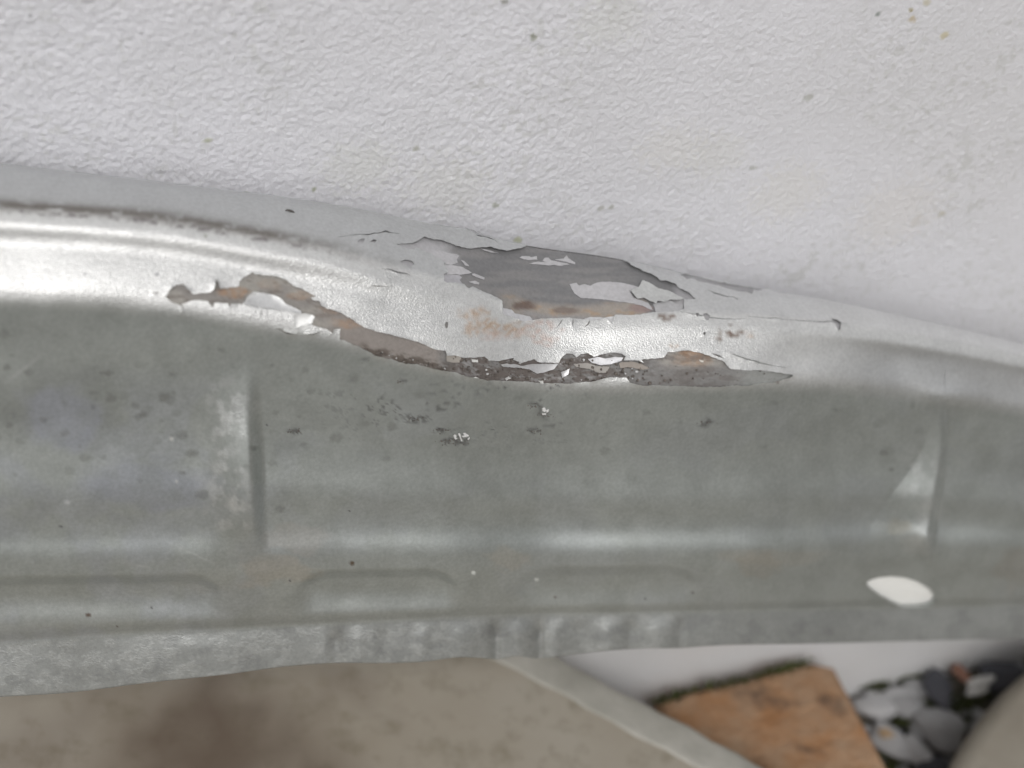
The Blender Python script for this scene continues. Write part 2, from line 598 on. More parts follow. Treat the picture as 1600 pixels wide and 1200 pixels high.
def surf(px, py):
    """point and normal of the sheet under a picture position"""
    px = np.atleast_1d(np.asarray(px, float))
    py = np.atleast_1d(np.asarray(py, float))
    ci = np.clip((px - u[0]) / 3.0, 0, NU - 1.001)
    i = ci.astype(int)
    f = ci - i
    Pn = np.zeros((len(px), 3))
    Nn = np.zeros((len(px), 3))
    for j in range(len(px)):
        yc = Y[:, i[j]] * (1 - f[j]) + Y[:, i[j] + 1] * f[j]
        r = np.interp(py[j], yc, np.arange(NRW))
        r = min(r, NRW - 1.001)
        k = int(r)
        g = r - k
        for Q, out in ((POS, Pn), (NRM, Nn)):
            out[j] = (Q[k, i[j]] * (1 - f[j]) + Q[k, i[j] + 1] * f[j]) * (1 - g) + (Q[k + 1, i[j]] * (1 - f[j]) + Q[k + 1, i[j] + 1] * f[j]) * g
    Nn /= np.linalg.norm(Nn, axis=1, keepdims=True)
    return Pn, Nn


# ------------------------------------------------------------------ outlines of the lost paint (measured)
def zr(pts, ox, oy, sc):
    return [(ox + x / sc, oy + y / sc) for x, y in pts]


# upper bare patch on the crown
patch = (zr([(0, 232), (110, 255), (190, 268), (400, 318), (500, 334), (610, 322), (760, 355), (860, 372), (1000, 352), (1060, 322)], 660, 340, 6.667)
         + [(830, 375), (900, 380), (960, 398), (982, 414)]
         + zr([(960, 318), (1080, 370), (1240, 440), (1260, 462), (1430, 510), (1480, 560), (1600, 620), (1640, 660)], 840, 370, 6.667)
         + zr([(1520, 660), (1515, 770), (1460, 782), (1200, 790), (1080, 812), (950, 822), (805, 818), (765, 915), (690, 850), (640, 862), (535, 888), (480, 868), (380, 858), (220, 850), (140, 852), (40, 862)], 840, 370, 6.667)
         + zr([(1150, 1075), (1000, 1085), (930, 1040), (820, 1015), (790, 970), (793, 880), (700, 830), (520, 722), (480, 740), (420, 705), (300, 690), (205, 672), (205, 605), (248, 590), (240, 545), (210, 495), (235, 478), (170, 430), (60, 385), (-120, 320), (-220, 305), (-230, 275), (-120, 290), (-60, 268)], 660, 340, 6.667))
# lower seam at the edge of the band
seam_top = (zr([(150, 340), (185, 285), (240, 245), (300, 240), (330, 280), (380, 318), (450, 312), (520, 305), (550, 285), (560, 200), (605, 280), (680, 265), (760, 258), (765, 215), (800, 180), (850, 155), (875, 138), (900, 160), (1000, 165), (1080, 175), (1160, 205), (1215, 250), (1290, 275), (1350, 310), (1402, 335), (1365, 347), (1380, 370), (1425, 378), (1440, 415), (1520, 440)], 230, 400, 5.333)
            + zr([(0, 715), (60, 735), (130, 760), (200, 800), (245, 830), (280, 850), (360, 875), (440, 895), (520, 915), (600, 935), (660, 960), (720, 985), (775, 992), (785, 1020), (830, 1018), (870, 1030)], 500, 300, 4.0)
            + zr([(1120, 360), (1220, 362), (1330, 350), (1370, 390), (1460, 395), (1600, 365)], 540, 500, 6.154)
            + zr([(240, 262), (330, 290), (450, 255), (500, 285), (690, 292), (720, 240), (760, 205), (820, 210), (860, 240), (900, 208), (970, 196), (1030, 232), (1130, 208), (1190, 190), (1290, 205), (1330, 230), (1310, 265), (1450, 268), (1500, 290)], 760, 520, 6.154)
            + zr([(0, 505), (150, 495), (220, 485), (265, 432), (330, 432), (380, 425), (470, 420), (560, 440), (660, 470), (740, 505), (800, 530), (820, 560), (870, 595), (1000, 606), (1120, 606), (1250, 618), (1380, 640), (1450, 650)], 1000, 480, 6.154))
seam_bot = (zr([(1420, 672), (1350, 698), (1270, 720), (1100, 735), (870, 750), (640, 757), (450, 755), (200, 748), (60, 745), (0, 740)], 1000, 480, 6.154)
            + zr([(1370, 470), (1340, 430), (1180, 425), (1100, 440), (980, 470), (860, 475), (740, 480), (650, 480), (520, 480), (400, 465), (250, 462), (100, 455), (0, 452)], 760, 520, 6.154)
            + zr([(1300, 555), (1180, 535), (1010, 490), (860, 460), (780, 440), (700, 422), (560, 408), (400, 360), (280, 330), (200, 290), (125, 250), (60, 225), (0, 200), (-60, 180)], 540, 500, 6.154)
            + zr([(1600, 605), (1550, 608), (1540, 640), (1500, 612), (1380, 578), (1362, 555), (1390, 508), (1370, 490), (1280, 490), (1278, 462), (1215, 430), (1150, 400), (1110, 360), (1075, 340), (1040, 325), (1000, 315), (880, 300), (830, 340), (790, 402), (700, 397), (680, 425), (665, 395), (600, 390), (560, 390), (540, 432), (520, 400), (505, 378), (450, 370), (370, 370), (300, 398), (275, 410), (260, 403), (200, 385)], 230, 400, 5.333))
seam = seam_top + seam_bot


def sliver(pts, w):
    """a thin crack: closed outline round a polyline"""
    a, b = [], []
    n = len(pts)
    for i, (x, y) in enumerate(pts):
        x0, y0 = pts[max(0, i - 1)]
        x1, y1 = pts[min(n - 1, i + 1)]
        dx, dy = x1 - x0, y1 - y0
        L = math.hypot(dx, dy)
        ww = w * (0.15 if i in (0, n - 1) else 0.6 + 0.8 * random.random()) * 0.5
        a.append((x - dy / L * ww, y + dx / L * ww))
        b.append((x + dy / L * ww, y - dx / L * ww))
    return a + b[::-1]


cracks = [
    sliver([(527, 371.5), (545, 371), (575, 369), (600, 365.5), (622, 369)], 2.4),
    sliver([(675, 353.5), (700, 359), (722, 364), (745, 372), (778, 381)], 3.0),
    sliver([(850, 392), (868, 397), (884, 402)], 2.0),
    sliver([(1103, 457), (1122, 461), (1140, 466), (1153, 470)], 2.2),
    sliver([(1109, 552.5), (1118, 556), (1129, 560)], 2.8),
    sliver([(1137, 553), (1150, 557), (1165, 561.5), (1190, 568), (1225, 575)], 2.0),
    sliver([(432, 512), (446, 518), (461, 520)], 2.2),
    sliver([(476, 520), (488, 520.5), (500, 519)], 2.4),
    sliver([(234, 457), (241, 457.5), (249, 457)], 2.4),
    sliver([(282, 474), (285, 479), (284, 486)], 1.8),
    sliver([(408, 483), (408, 490), (406, 498)], 2.2),
    sliver([(878, 500), (874, 506), (868, 514)], 1.6),
    sliver([(894, 500), (893, 506), (892, 512)], 1.6),
    sliver([(920, 502), (918, 508), (912, 513)], 1.6),
    sliver([(1060, 488), (1078, 493), (1100, 496), (1130, 499), (1165, 500.5)], 1.4),
    sliver([(1165, 495), (1220, 500), (1290, 504), (1322, 508)], 1.5),
    sliver([(596, 421), (606, 423), (618, 428), (640, 431)], 2.0),
    sliver([(577, 445), (590, 447), (606, 447.5)], 2.0),
]
film_strip = zr([(750, 360), (820, 358), (920, 385), (1000, 405), (1150, 428), (1270, 440), (1160, 450), (1152, 470), (1040, 440), (900, 402), (790, 385)], 850, 330, 3.556)
small_holes = [zr([(490, 445), (520, 434), (560, 440), (585, 455), (570, 468), (520, 468)], 500, 300, 4.0),
               zr([(470, 330), (540, 335), (595, 350), (580, 372), (520, 350)], 500, 300, 4.0),
               zr([(228, 318), (250, 305), (272, 300), (265, 325), (240, 328)], 500, 300, 4.0),
               zr([(305, 320), (325, 312), (345, 318), (330, 330)], 500, 300, 4.0),
               zr([(775, 830), (785, 812), (798, 815), (795, 848), (783, 856)], 500, 300, 4.0),
               zr([(522, 70), (555, 72), (545, 105), (530, 100)], 1000, 480, 6.154),
               zr([(592, 78), (630, 70), (668, 85), (655, 128), (625, 135), (600, 105)], 1000, 480, 6.154),
               zr([(588, 262), (605, 240), (618, 250), (605, 275)], 1000, 480, 6.154),
               zr([(385, 407), (430, 398), (500, 402), (505, 425), (470, 432), (420, 425)], 1320, 500, 50)]
small_holes = small_holes[:-1] + [zr([(385, 403), (420, 410), (445, 425), (442, 455), (428, 472), (412, 440)], 1200, 400, 4.0)]
film_holes = [[(p[0], p[1]) for p in film_strip]] + small_holes
HOLES = [patch, seam] + cracks + film_holes


def in_poly(px, py, poly):
    px = np.asarray(px, float)
    py = np.asarray(py, float)
    ins = np.zeros(px.shape, bool)
    n = len(poly)
    for i in range(n):
        x1, y1 = poly[i]
        x2, y2 = poly[(i + 1) % n]
        if y1 == y2:
            continue
        c = ((y1 > py) != (y2 > py)) & (px < (x2 - x1) * (py - y1) / (y2 - y1) + x1)
        ins ^= c
    return ins


def dist_poly(px, py, poly):
    px = np.asarray(px, float)
    py = np.asarray(py, float)
    d = np.full(px.shape, 1e9)
    n = len(poly)
    for i in range(n):
        x1, y1 = poly[i]
        x2, y2 = poly[(i + 1) % n]
        dx, dy = x2 - x1, y2 - y1
        L2 = dx * dx + dy * dy + 1e-9
        t = np.clip(((px - x1) * dx + (py - y1) * dy) / L2, 0, 1)
        d = np.minimum(d, np.hypot(px - x1 - t * dx, py - y1 - t * dy))
    return d


def roughen(poly, step=3.2, amp=0.55, seed=0):
    out = []
    rnd = random.Random(seed)
    n = len(poly)
    for i in range(n):
        x1, y1 = poly[i]
        x2, y2 = poly[(i + 1) % n]
        L = math.hypot(x2 - x1, y2 - y1)
        k = max(1, int(L / step))
        for j in range(k):
            t = j / k
            a = 0 if j == 0 else amp
            out.append((x1 + (x2 - x1) * t + rnd.uniform(-a, a), y1 + (y2 - y1) * t + rnd.uniform(-a, a)))
    return out


# ------------------------------------------------------------------ surface colour of the sheet
def lerp3(c, d, w):
    return c * (1 - w[..., None]) + np.asarray(d, float) * w[..., None]


def blotch(px, py, x, y, rx, ry, seed, rag=0.7):
    d = np.hypot((px - x) / rx, (py - y) / ry) + rag * (fbm(px / (0.5 * rx + 3), py / (0.5 * ry + 3), seed, 3) - 0.5)
    return 1 - sstep(0.6, 1.15, d)


SPOTS = []
rs = random.Random(5)
for k in range(230):
    x = rs.uniform(-250, 1500)
    y = rs.gauss(650, 60)
    if x > 560 and rs.random() < 0.72:
        continue
    SPOTS.append((x, y, rs.uniform(3, 9) * (1.5 if rs.random() < .15 else 1), rs.uniform(0.2, 0.6)))


def paint_look(px, py):
    a, b, c, dd, e, g, h = [L(px) for L in LINES]
    band = sstep(-4, 4, py - b) * (1 - sstep(-6, 26, py - c))
    strip = 1 - sstep(-4, 4, py - b)
    inner = sstep(-6, 26, py - c)
    lip = sstep(-2, 6, py - g)
    col = np.ones(px.shape + (3,)) * np.array([0.74, 0.745, 0.74])
    met = np.full(px.shape, 0.60)
    rgh = np.full(px.shape, 0.26)
    grn = np.full(px.shape, 0.35)
    col = lerp3(col, (0.52, 0.53, 0.535), strip)
    col = lerp3(col, (0.66, 0.665, 0.67), strip * sstep(700, 1500, px))
    rgh += 0.12 * strip
    grn -= 0.2 * strip
    met -= 0.15 * strip
    right = sstep(1180, 1420, px)
    grn += (1.15 - 0.75 * right) * band
    dull = band * sstep(1230, 1420, px) * sstep(0.12, 0.3, (py - b) / (c - b))  # shade of the groove at the right, put into a darker colour
    col = lerp3(col, (0.62, 0.63, 0.635), dull)
    met += 0.08 * dull
    # inside: thin dull grey-green coat
    col = lerp3(col, (0.44, 0.465, 0.45), inner)
    met += 0.12 * inner
    rgh += 0.14 * inner
    low = sstep(900, 960, py) * inner
    col = lerp3(col, (0.45, 0.47, 0.46), low * 0.6)
    col = lerp3(col, (0.455, 0.485, 0.475), 0.7 * inner * sstep(640, 800, py) * (1 - low))
    # bluish haze of oxide on the inner side, mostly left and along the bottom of the field
    ox = sstep(0.5, 0.68, fbm(px / 90, py / 70, 90, 4)) * inner * (1 - lip) * (0.35 + 0.65 * (1 - sstep(200, 520, px))) * sstep(560, 640, py)
    col = lerp3(col, (0.46, 0.485, 0.52), 0.5 * ox)
    ox2 = blotch(px, py, 95, 650, 70, 60, 91) * 0.7 + blotch(px, py, 230, 760, 110, 40, 92) * 0.6
    col = lerp3(col, (0.40, 0.42, 0.485), np.clip(ox2, 0, 1) * 0.95)
    ring = np.clip(blotch(px, py, 95, 640, 95, 80, 93) - blotch(px, py, 95, 650, 70, 60, 91), 0, 1)
    col = lerp3(col, (0.31, 0.325, 0.315), 0.45 * ring)
    # dark drip spots
    for (x, y, r, w) in SPOTS:
        m = (np.abs(px - x) < 3 * r) & (np.abs(py - y) < 3 * r)
        if m.any():
            q = blotch(px[m], py[m], x, y, r * 1.2, r * 0.85, int(x * 7 + y) & 1023, 0.9) * w * inner[m]
            col[m] = lerp3(col[m], (0.22, 0.225, 0.21), q)
            rgh[m] += 0.1 * q
    mott = sstep(0.45, 0.75, fbm(px / 30, py / 26, 101, 4)) * inner * (1 - lip)
    col = lerp3(col, (0.34, 0.36, 0.345), 0.28 * mott)
    rs2 = random.Random(21)
    scr = [(10, 598, 68, 552, 3.5, .55)] + [(x_, y_, x_ + rs2.uniform(-60, 60), y_ + rs2.uniform(-30, 30), rs2.uniform(1.6, 2.6), rs2.uniform(.1, .3)) for x_, y_ in [(rs2.uniform(0, 1550), rs2.uniform(610, 950)) for _ in range(26)]]
    for (xa, ya, xb, yb, wd, al) in scr:
        m = (px > min(xa, xb) - 6) & (px < max(xa, xb) + 6) & (py > min(ya, yb) - 6) & (py < max(ya, yb) + 6)
        if m.any():
            L2 = (xb - xa) ** 2 + (yb - ya) ** 2
            t = np.clip(((px[m] - xa) * (xb - xa) + (py[m] - ya) * (yb - ya)) / L2, 0, 1)
            dd_ = np.hypot(px[m] - xa - t * (xb - xa), py[m] - ya - t * (yb - ya))
            col[m] = lerp3(col[m], (0.62, 0.64, 0.63), al * (1 - sstep(0.2, 1.0, dd_ / wd)) * np.sin(np.pi * np.clip(t, .05, .95)))
    run = sstep(0.58, 0.75, fbm(px / 16, py / 220, 97, 3)) * inner * (1 - lip) * sstep(600, 680, py)
    col = lerp3(col, (0.35, 0.365, 0.35), 0.1 * run)
    # worn streaks and rust shadows above the lip
    for (x, y, rx, ry, cc, w) in [(430, 893, 46, 20, (0.60, 0.50, 0.38), .55), (795, 872, 30, 14, (0.55, 0.47, 0.36), .45), (460, 840, 46, 22, (0.52, 0.46, 0.41), .45), (1200, 868, 70, 12, (0.50, 0.44, 0.36), .45),
                                  (1185, 885, 30, 16, (0.46, 0.39, 0.31), .5), (1400, 822, 18, 10, (0.55, 0.50, 0.38), .5), (1590, 890, 28, 28, (0.42, 0.36, 0.31), .5), (330, 905, 40, 20, (0.44, 0.43, 0.39), .4)]:
        col = lerp3(col, cc, 0.42 * w * blotch(px, py, x, y, rx * 1.25, ry * 1.25, int(x), 1.2))
    # scoured zinc speckle plus crease highlights put into the colour; mottled lip
    s1 = sstep(0.42, 0.72, fbm(px / 14, py / 18, 111, 4)) * np.exp(-((px - 358) / 34.0) ** 2) * sstep(570, 640, py) * (1 - sstep(800, 850, py))
    s2 = sstep(0.3, 0.7, fbm(px / 16, py / 16, 112, 3)) * np.exp(-((px - 1440) / 30.0) ** 2) * sstep(690, 740, py) * (1 - sstep(850, 875, py))
    sc = np.clip(s1 + 0.5 * s2, 0, 1)
    col = lerp3(col, (0.74, 0.76, 0.76), 0.75 * sc)
    rgh -= 0.1 * sc
    grn += 0.6 * sc
    col = lerp3(col, (0.39, 0.404, 0.398), lip)
    lm = sstep(0.52, 0.62, fbm(px / 17, py / 12, 121, 5, 0.68)) * lip * (1 - 0.6 * sstep(1050, 1250, px))
    rim = np.clip(1 - np.abs(fbm(px / 17, py / 12, 121, 5, 0.68) - 0.55) / 0.045, 0, 1) * lip
    col = lerp3(col, (0.60, 0.615, 0.605), 0.32 * np.maximum(lm * 0.7, rim * (1 - 0.5 * sstep(900, 1200, px))))
    grn += 0.5 * lm
    ld = sstep(0.55, 0.7, fbm(px / 26, py / 20, 131, 4)) * lip
    col = lerp3(col, (0.29, 0.30, 0.30), 0.4 * ld)
    # dirt packed into the crease behind the bead
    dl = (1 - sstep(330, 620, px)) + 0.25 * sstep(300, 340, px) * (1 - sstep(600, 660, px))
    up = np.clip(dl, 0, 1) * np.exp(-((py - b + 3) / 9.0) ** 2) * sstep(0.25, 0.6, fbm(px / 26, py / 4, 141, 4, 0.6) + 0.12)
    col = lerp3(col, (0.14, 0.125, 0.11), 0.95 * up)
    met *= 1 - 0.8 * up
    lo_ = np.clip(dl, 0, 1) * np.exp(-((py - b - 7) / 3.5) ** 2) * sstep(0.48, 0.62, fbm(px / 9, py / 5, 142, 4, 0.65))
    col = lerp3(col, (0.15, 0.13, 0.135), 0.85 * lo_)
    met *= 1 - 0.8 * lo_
    # rust bloom below the bare patch
    for (x, y, rx, ry, w, sd_) in [(745, 503, 26, 22, .75, 1), (790, 515, 44, 15, .85, 2), (840, 515, 34, 16, .65, 3), (850, 532, 22, 14, .6, 4), (770, 525, 34, 10, .4, 5), (1052, 541, 8, 6, .5, 6), (1171, 521, 8, 6, .6, 7), (730, 490, 30, 10, .4, 8)]:
        q = blotch(px, py, x, y, rx, ry, 150 + sd_, 1.1) * 0.85 * w * (0.2 + 0.8 * sstep(0.42, 0.60, fbm(px / 3.6, py / 3.6, 160 + sd_, 3, 0.7)))
        col = lerp3(col, (0.46, 0.30, 0.18) if sd_ < 3 or sd_ > 5 else (0.52, 0.35, 0.29), q)
        met *= 1 - 0.6 * q
    for (x, y, rx, ry, sd_) in [(1147, 520, 13, 9, 1), (1122, 526, 5, 9, 2), (1040, 496, 15, 6, 3), (1139, 517, 4, 9, 4), (1197, 587, 13, 5, 5), (1212, 592, 6, 4, 6)]:
        q = blotch(px, py, x, y, rx, ry, 170 + sd_, 0.9) * sstep(0.3, 0.5, fbm(px / 4, py / 4, 180, 3))
        col = lerp3(col, (0.17, 0.12, 0.095), 0.9 * q)
        met *= 1 - 0.85 * q
    # dirt freckles below the seam
    fz = np.exp(-((py - 640 - 0.02 * (px - 700)) / 48.0) ** 2) * sstep(420, 620, px) * (1 - sstep(880, 1000, px))
    fk = sstep(0.585, 0.66, fbm(px / 9, py / 6, 190, 4, 0.65)) * fz * sstep(0.42, 0.6, fbm(px / 50, py / 30, 191, 2))
    for (x, y, rx, ry) in [(460, 674, 15, 5), (645, 655, 28, 8), (690, 672, 14, 6), (700, 690, 12, 6), (715, 690, 22, 10), (838, 634, 14, 7), (850, 644, 12, 9), (785, 605, 12, 4), (833, 673, 11, 5), (770, 670, 5, 3), (1108, 660, 9, 6), (1098, 666, 6, 5), (569, 561, 6, 4), (631, 594, 7, 3), (870, 605, 14, 5), (760, 612, 8, 4)]:
        fk = np.maximum(fk, blotch(px, py, x, y, rx, ry, int(x), 1.0) * sstep(0.4, 0.52, fbm(px / 5, py / 4, 200, 3)))
    col = lerp3(col, (0.10, 0.10, 0.095), 0.85 * fk)
    met *= 1 - 0.7 * fk
    # single specks
    for (x, y, r, cc) in [(243, 430, 4, (.2, .2, .22)), (133, 428, 2.5, (.25, .25, .27)), (321, 369, 4, (.4, .41, .36)), (550, 880, 4.5, (.10, .07, .045)), (138, 961, 4.5, (.12, .09, .07)), (417, 664, 2.5, (.08, .08, .08)), (95, 822, 2.5, (.1, .1, .1)),
                          (236, 949, 2.2, (.1, .1, .1)), (183, 979, 2.5, (.12, .1, .08)), (453, 907, 2, (.1, .1, .1)), (545, 798, 2, (.1, .1, .1)), (1082, 926, 2.5, (.12, .11, .1)), (1008, 936, 2.2, (.1, .1, .1)), (868, 933, 2.4, (.15, .12, .1)), (740, 895, 3.5, (.7, .72, .7)), (838, 905, 3, (.66, .68, .66)), (105, 785, 4, (.52, .53, .54)), (268, 686, 3, (.55, .55, .53)), (276, 752, 3, (.52, .52, .51))]:
        m = (np.abs(px - x) < 3 * r) & (np.abs(py - y) < 3 * r)
        if m.any():
            q = 1 - sstep(0.6, 1.15, np.hypot((px[m] - x) / r, (py[m] - y) / r / 0.9))
            col[m] = lerp3(col[m], cc, q)
            met[m] *= 1 - 0.7 * q
    return col, np.clip(met, 0, 1), np.clip(rgh, 0.12, 1), np.clip(grn, 0, 2)


def bare_look(px, py):
    """what shows where the silver paint has gone"""
    b = cB(px)
    n = fbm(px / 30, py / 16, 210, 4)
    col = np.ones(px.shape + (3,)) * np.array([0.185, 0.185, 0.19])          # dark grey primer on the crown
    col = lerp3(col, (0.235, 0.23, 0.23), sstep(0.4, 0.7, fbm(px / 60, py / 8, 211, 3)) * 0.8)
    rgh = np.full(px.shape, 0.42)
    met = np.full(px.shape, 0.0)
    # paler undercoat left of the patch and under the far strip
    pale = np.maximum(in_poly(px, py, film_holes[0]).astype(float) * 0.45, 0)
    pale = np.maximum(pale, 1 - sstep(690, 722, px + 26 * (fbm(px / 18, py / 10, 212, 3) - 0.5)))
    pale = np.maximum(pale, 0.6 * sstep(1048, 1062, px))
    col = lerp3(col, (0.44, 0.435, 0.45), pale)
    # taupe filler in the crease, with rust
    cr = sstep(-27, -14, py - b + 8 * (n - 0.5)) * sstep(768, 815, px) * (1 - sstep(1004, 1016, px)) * (py < b + 12)
    col = lerp3(col, (0.315, 0.285, 0.255), cr)
    rs_ = sstep(0.55, 0.72, fbm(px / 16, py / 7, 213, 4)) * cr
    col = lerp3(col, (0.38, 0.27, 0.18), 0.6 * rs_)
    dk = blotch(px, py, 820, 478, 20, 8, 214) + blotch(px, py, 885, 485, 22, 6, 215) * 0.7
    col = lerp3(col, (0.13, 0.09, 0.075), np.clip(dk, 0, 1) * 0.85)
    mv = blotch(px, py, 1000, 482, 20, 8, 216)
    col = lerp3(col, (0.27, 0.20, 0.19), 0.8 * mv)
    gl = sstep(-8, -2, py - b) * sstep(800, 830, px) * (1 - sstep(900, 940, px))
    col = lerp3(col, (0.27, 0.27, 0.28), 0.7 * gl)
    # lower seam: filler colour, rust, packed dirt
    low = sstep(18, 28, py - b)
    sc = np.ones(px.shape + (3,)) * np.array([0.265, 0.25, 0.235])
    sc = lerp3(sc, (0.33, 0.315, 0.29), sstep(0.45, 0.65, fbm(px / 40, py / 12, 220, 3)))
    sc = lerp3(sc, (0.17, 0.145, 0.13), 0.7 * sstep(0.56, 0.68, fbm(px / 20, py / 6, 221, 5, 0.65)))
    sc = lerp3(sc, (0.265, 0.238, 0.22), sstep(480, 560, px) * (1 - sstep(680, 720, px)) * 0.9)
    for (x, y, rx, ry, w) in [(366, 456, 26, 9, .9), (470, 462, 30, 8, .5), (545, 505, 30, 10, .6), (420, 445, 20, 10, .25), (1085, 560, 34, 14, .7), (1075, 552, 16, 8, .6), (520, 480, 20, 9, .4)]:
        q = blotch(px, py, x, y, rx, ry, int(x) + 3, 1.0) * w
        sc = lerp3(sc, (0.36, 0.22, 0.13), 0.75 * q * (0.5 + 0.5 * sstep(0.4, 0.6, fbm(px / 6, py / 5, 225, 3))))
    # grey corroded strip from x 690 on
    sy = cC(px)
    gr = sstep(676, 700, px) * (1 - (blotch(px, py, 1078, 560, 62, 20, 226, 0.3)))
    sc = lerp3(sc, (0.215, 0.21, 0.205), gr)
    d1 = sstep(0.46, 0.56, fbm(px / 22, py / 9, 227, 5, 0.62) + 0.13 * (1 - sstep(900, 1000, px))) * sstep(690, 720, px)
    sc = lerp3(sc, (0.125, 0.105, 0.095), 0.85 * d1 * (1 - 0.55 * sstep(930, 1010, px)))
    d2 = sstep(0.40, 0.50, fbm(px / 14, py / 6, 228, 4, 0.6)) * (sstep(-8, 2, py - (538 + (px - 560) * 0.235)) * sstep(556, 572, px) * (1 - sstep(690, 720, px)))
    sc = lerp3(sc, (0.115, 0.095, 0.08), 0.9 * d2)
    zi = sstep(0.60, 0.68, fbm(px / 9, py / 5, 229, 4, 0.6)) * sstep(690, 730, px) * (1 - sstep(990, 1060, px))
    sc = lerp3(sc, (0.46, 0.45, 0.45), 0.6 * zi)
    met += low * zi * 0.6
    sc = lerp3(sc, (0.30, 0.31, 0.30), sstep(1130, 1180, px) * 0.8)
    col = lerp3(col, sc, low)
    rgh = rgh + low * 0.25 + cr * 0.3
    grn = 0.15 + low * 0.9 + cr * 0.5
    return col, met, rgh, grn


# ------------------------------------------------------------------ build the sheet
cu, cv = UU, Y
col, met, rgh, grn = paint_look(cu, cv)
# the lost-paint zones, grown a little so that the coat overlaps their edge
X0, X1 = 130.0, 1480.0
near = (cu > 215) & (cu < 1395) & (cv > LINES[0](u) - 2) & (cv < LINES[2](u) + 30)
zone = near.astype(float)
bcol, bmet, brgh, bgrn = bare_look(cu, cv)
col = lerp3(col, bcol, zone)
met = met * (1 - zone) + bmet * zone
rgh = rgh * (1 - zone) + brgh * zone
grn = grn * (1 - zone) + bgrn * zone

# lumps of corrosion in the seam
inseam = in_poly(cu, cv, seam) & (cu > 540)
lump = np.where(inseam, 1.0, 0.0)
lump = gsm(gsm(lump, 1.2, 0), 1.2, 1)
hgt = 0.0010 * (fbm(cu / 12, cv / 6, 240, 4, 0.6) - 0.62) * sstep(560, 700, cu) * (1 - 0.4 * sstep(1000, 1100, cu))
POS2 = POS + NRM * (lump * hgt)[..., None]

# far side behind the crown and the folded hem under the lip
back = []
A0 = POS[0]
for dp, dz in [(-0.0115, -0.055), (-0.0105, -0.035), (-0.0085, -0.018), (-0.0055, -0.0075), (-0.0022, -0.0024)]:
    back.append(A0 + np.array([0, -dp, dz]) * 1.0)
hem = []
H0 = POS[-1]
for dp, dz in [(-0.0003, -0.0003), (-0.0010, -0.0002), (-0.0017, 0.0006)]:
    hem.append(H0 + np.array([0, -dp, dz]))
for k in (4, 12, 24, 34):
    hem.append(POS[-1 - k] - NRM[-1 - k] * 0.0017)
NB, NH = len(back), len(hem)
FULL = np.concatenate([np.array(back), POS2, np.array(hem)], 0)
FN = grid_normals(FULL)
FN[:NB] = np.where((FN[:NB, :, 2:3] < -0.2), -FN[:NB], FN[:NB])


def padrows(a):
    return np.concatenate([np.repeat(a[:1], NB, 0), a, np.repeat(a[-1:], NH, 0)], 0)


col_f, met_f, rgh_f, grn_f = padrows(col), padrows(met), padrows(rgh), padrows(grn)

panel = bpy.data.objects.new('car_body_panel', None)
panel.empty_display_size = 0.05
panel.location = (0, 0, 0)
C.objects.link(panel)
tag(panel, 'dented silver sheet-metal car panel with peeling paint leaning along the wall', 'car panel')

hole_px = zr([(615, 1005), (640, 985), (690, 970), (770, 962), (860, 970), (940, 995), (1010, 1035), (1045, 1075), (1052, 1105), (1040, 1130), (1000, 1148), (940, 1155), (840, 1155), (780, 1135), (720, 1100), (660, 1055), (625, 1025)], 1200, 660, 4.0)


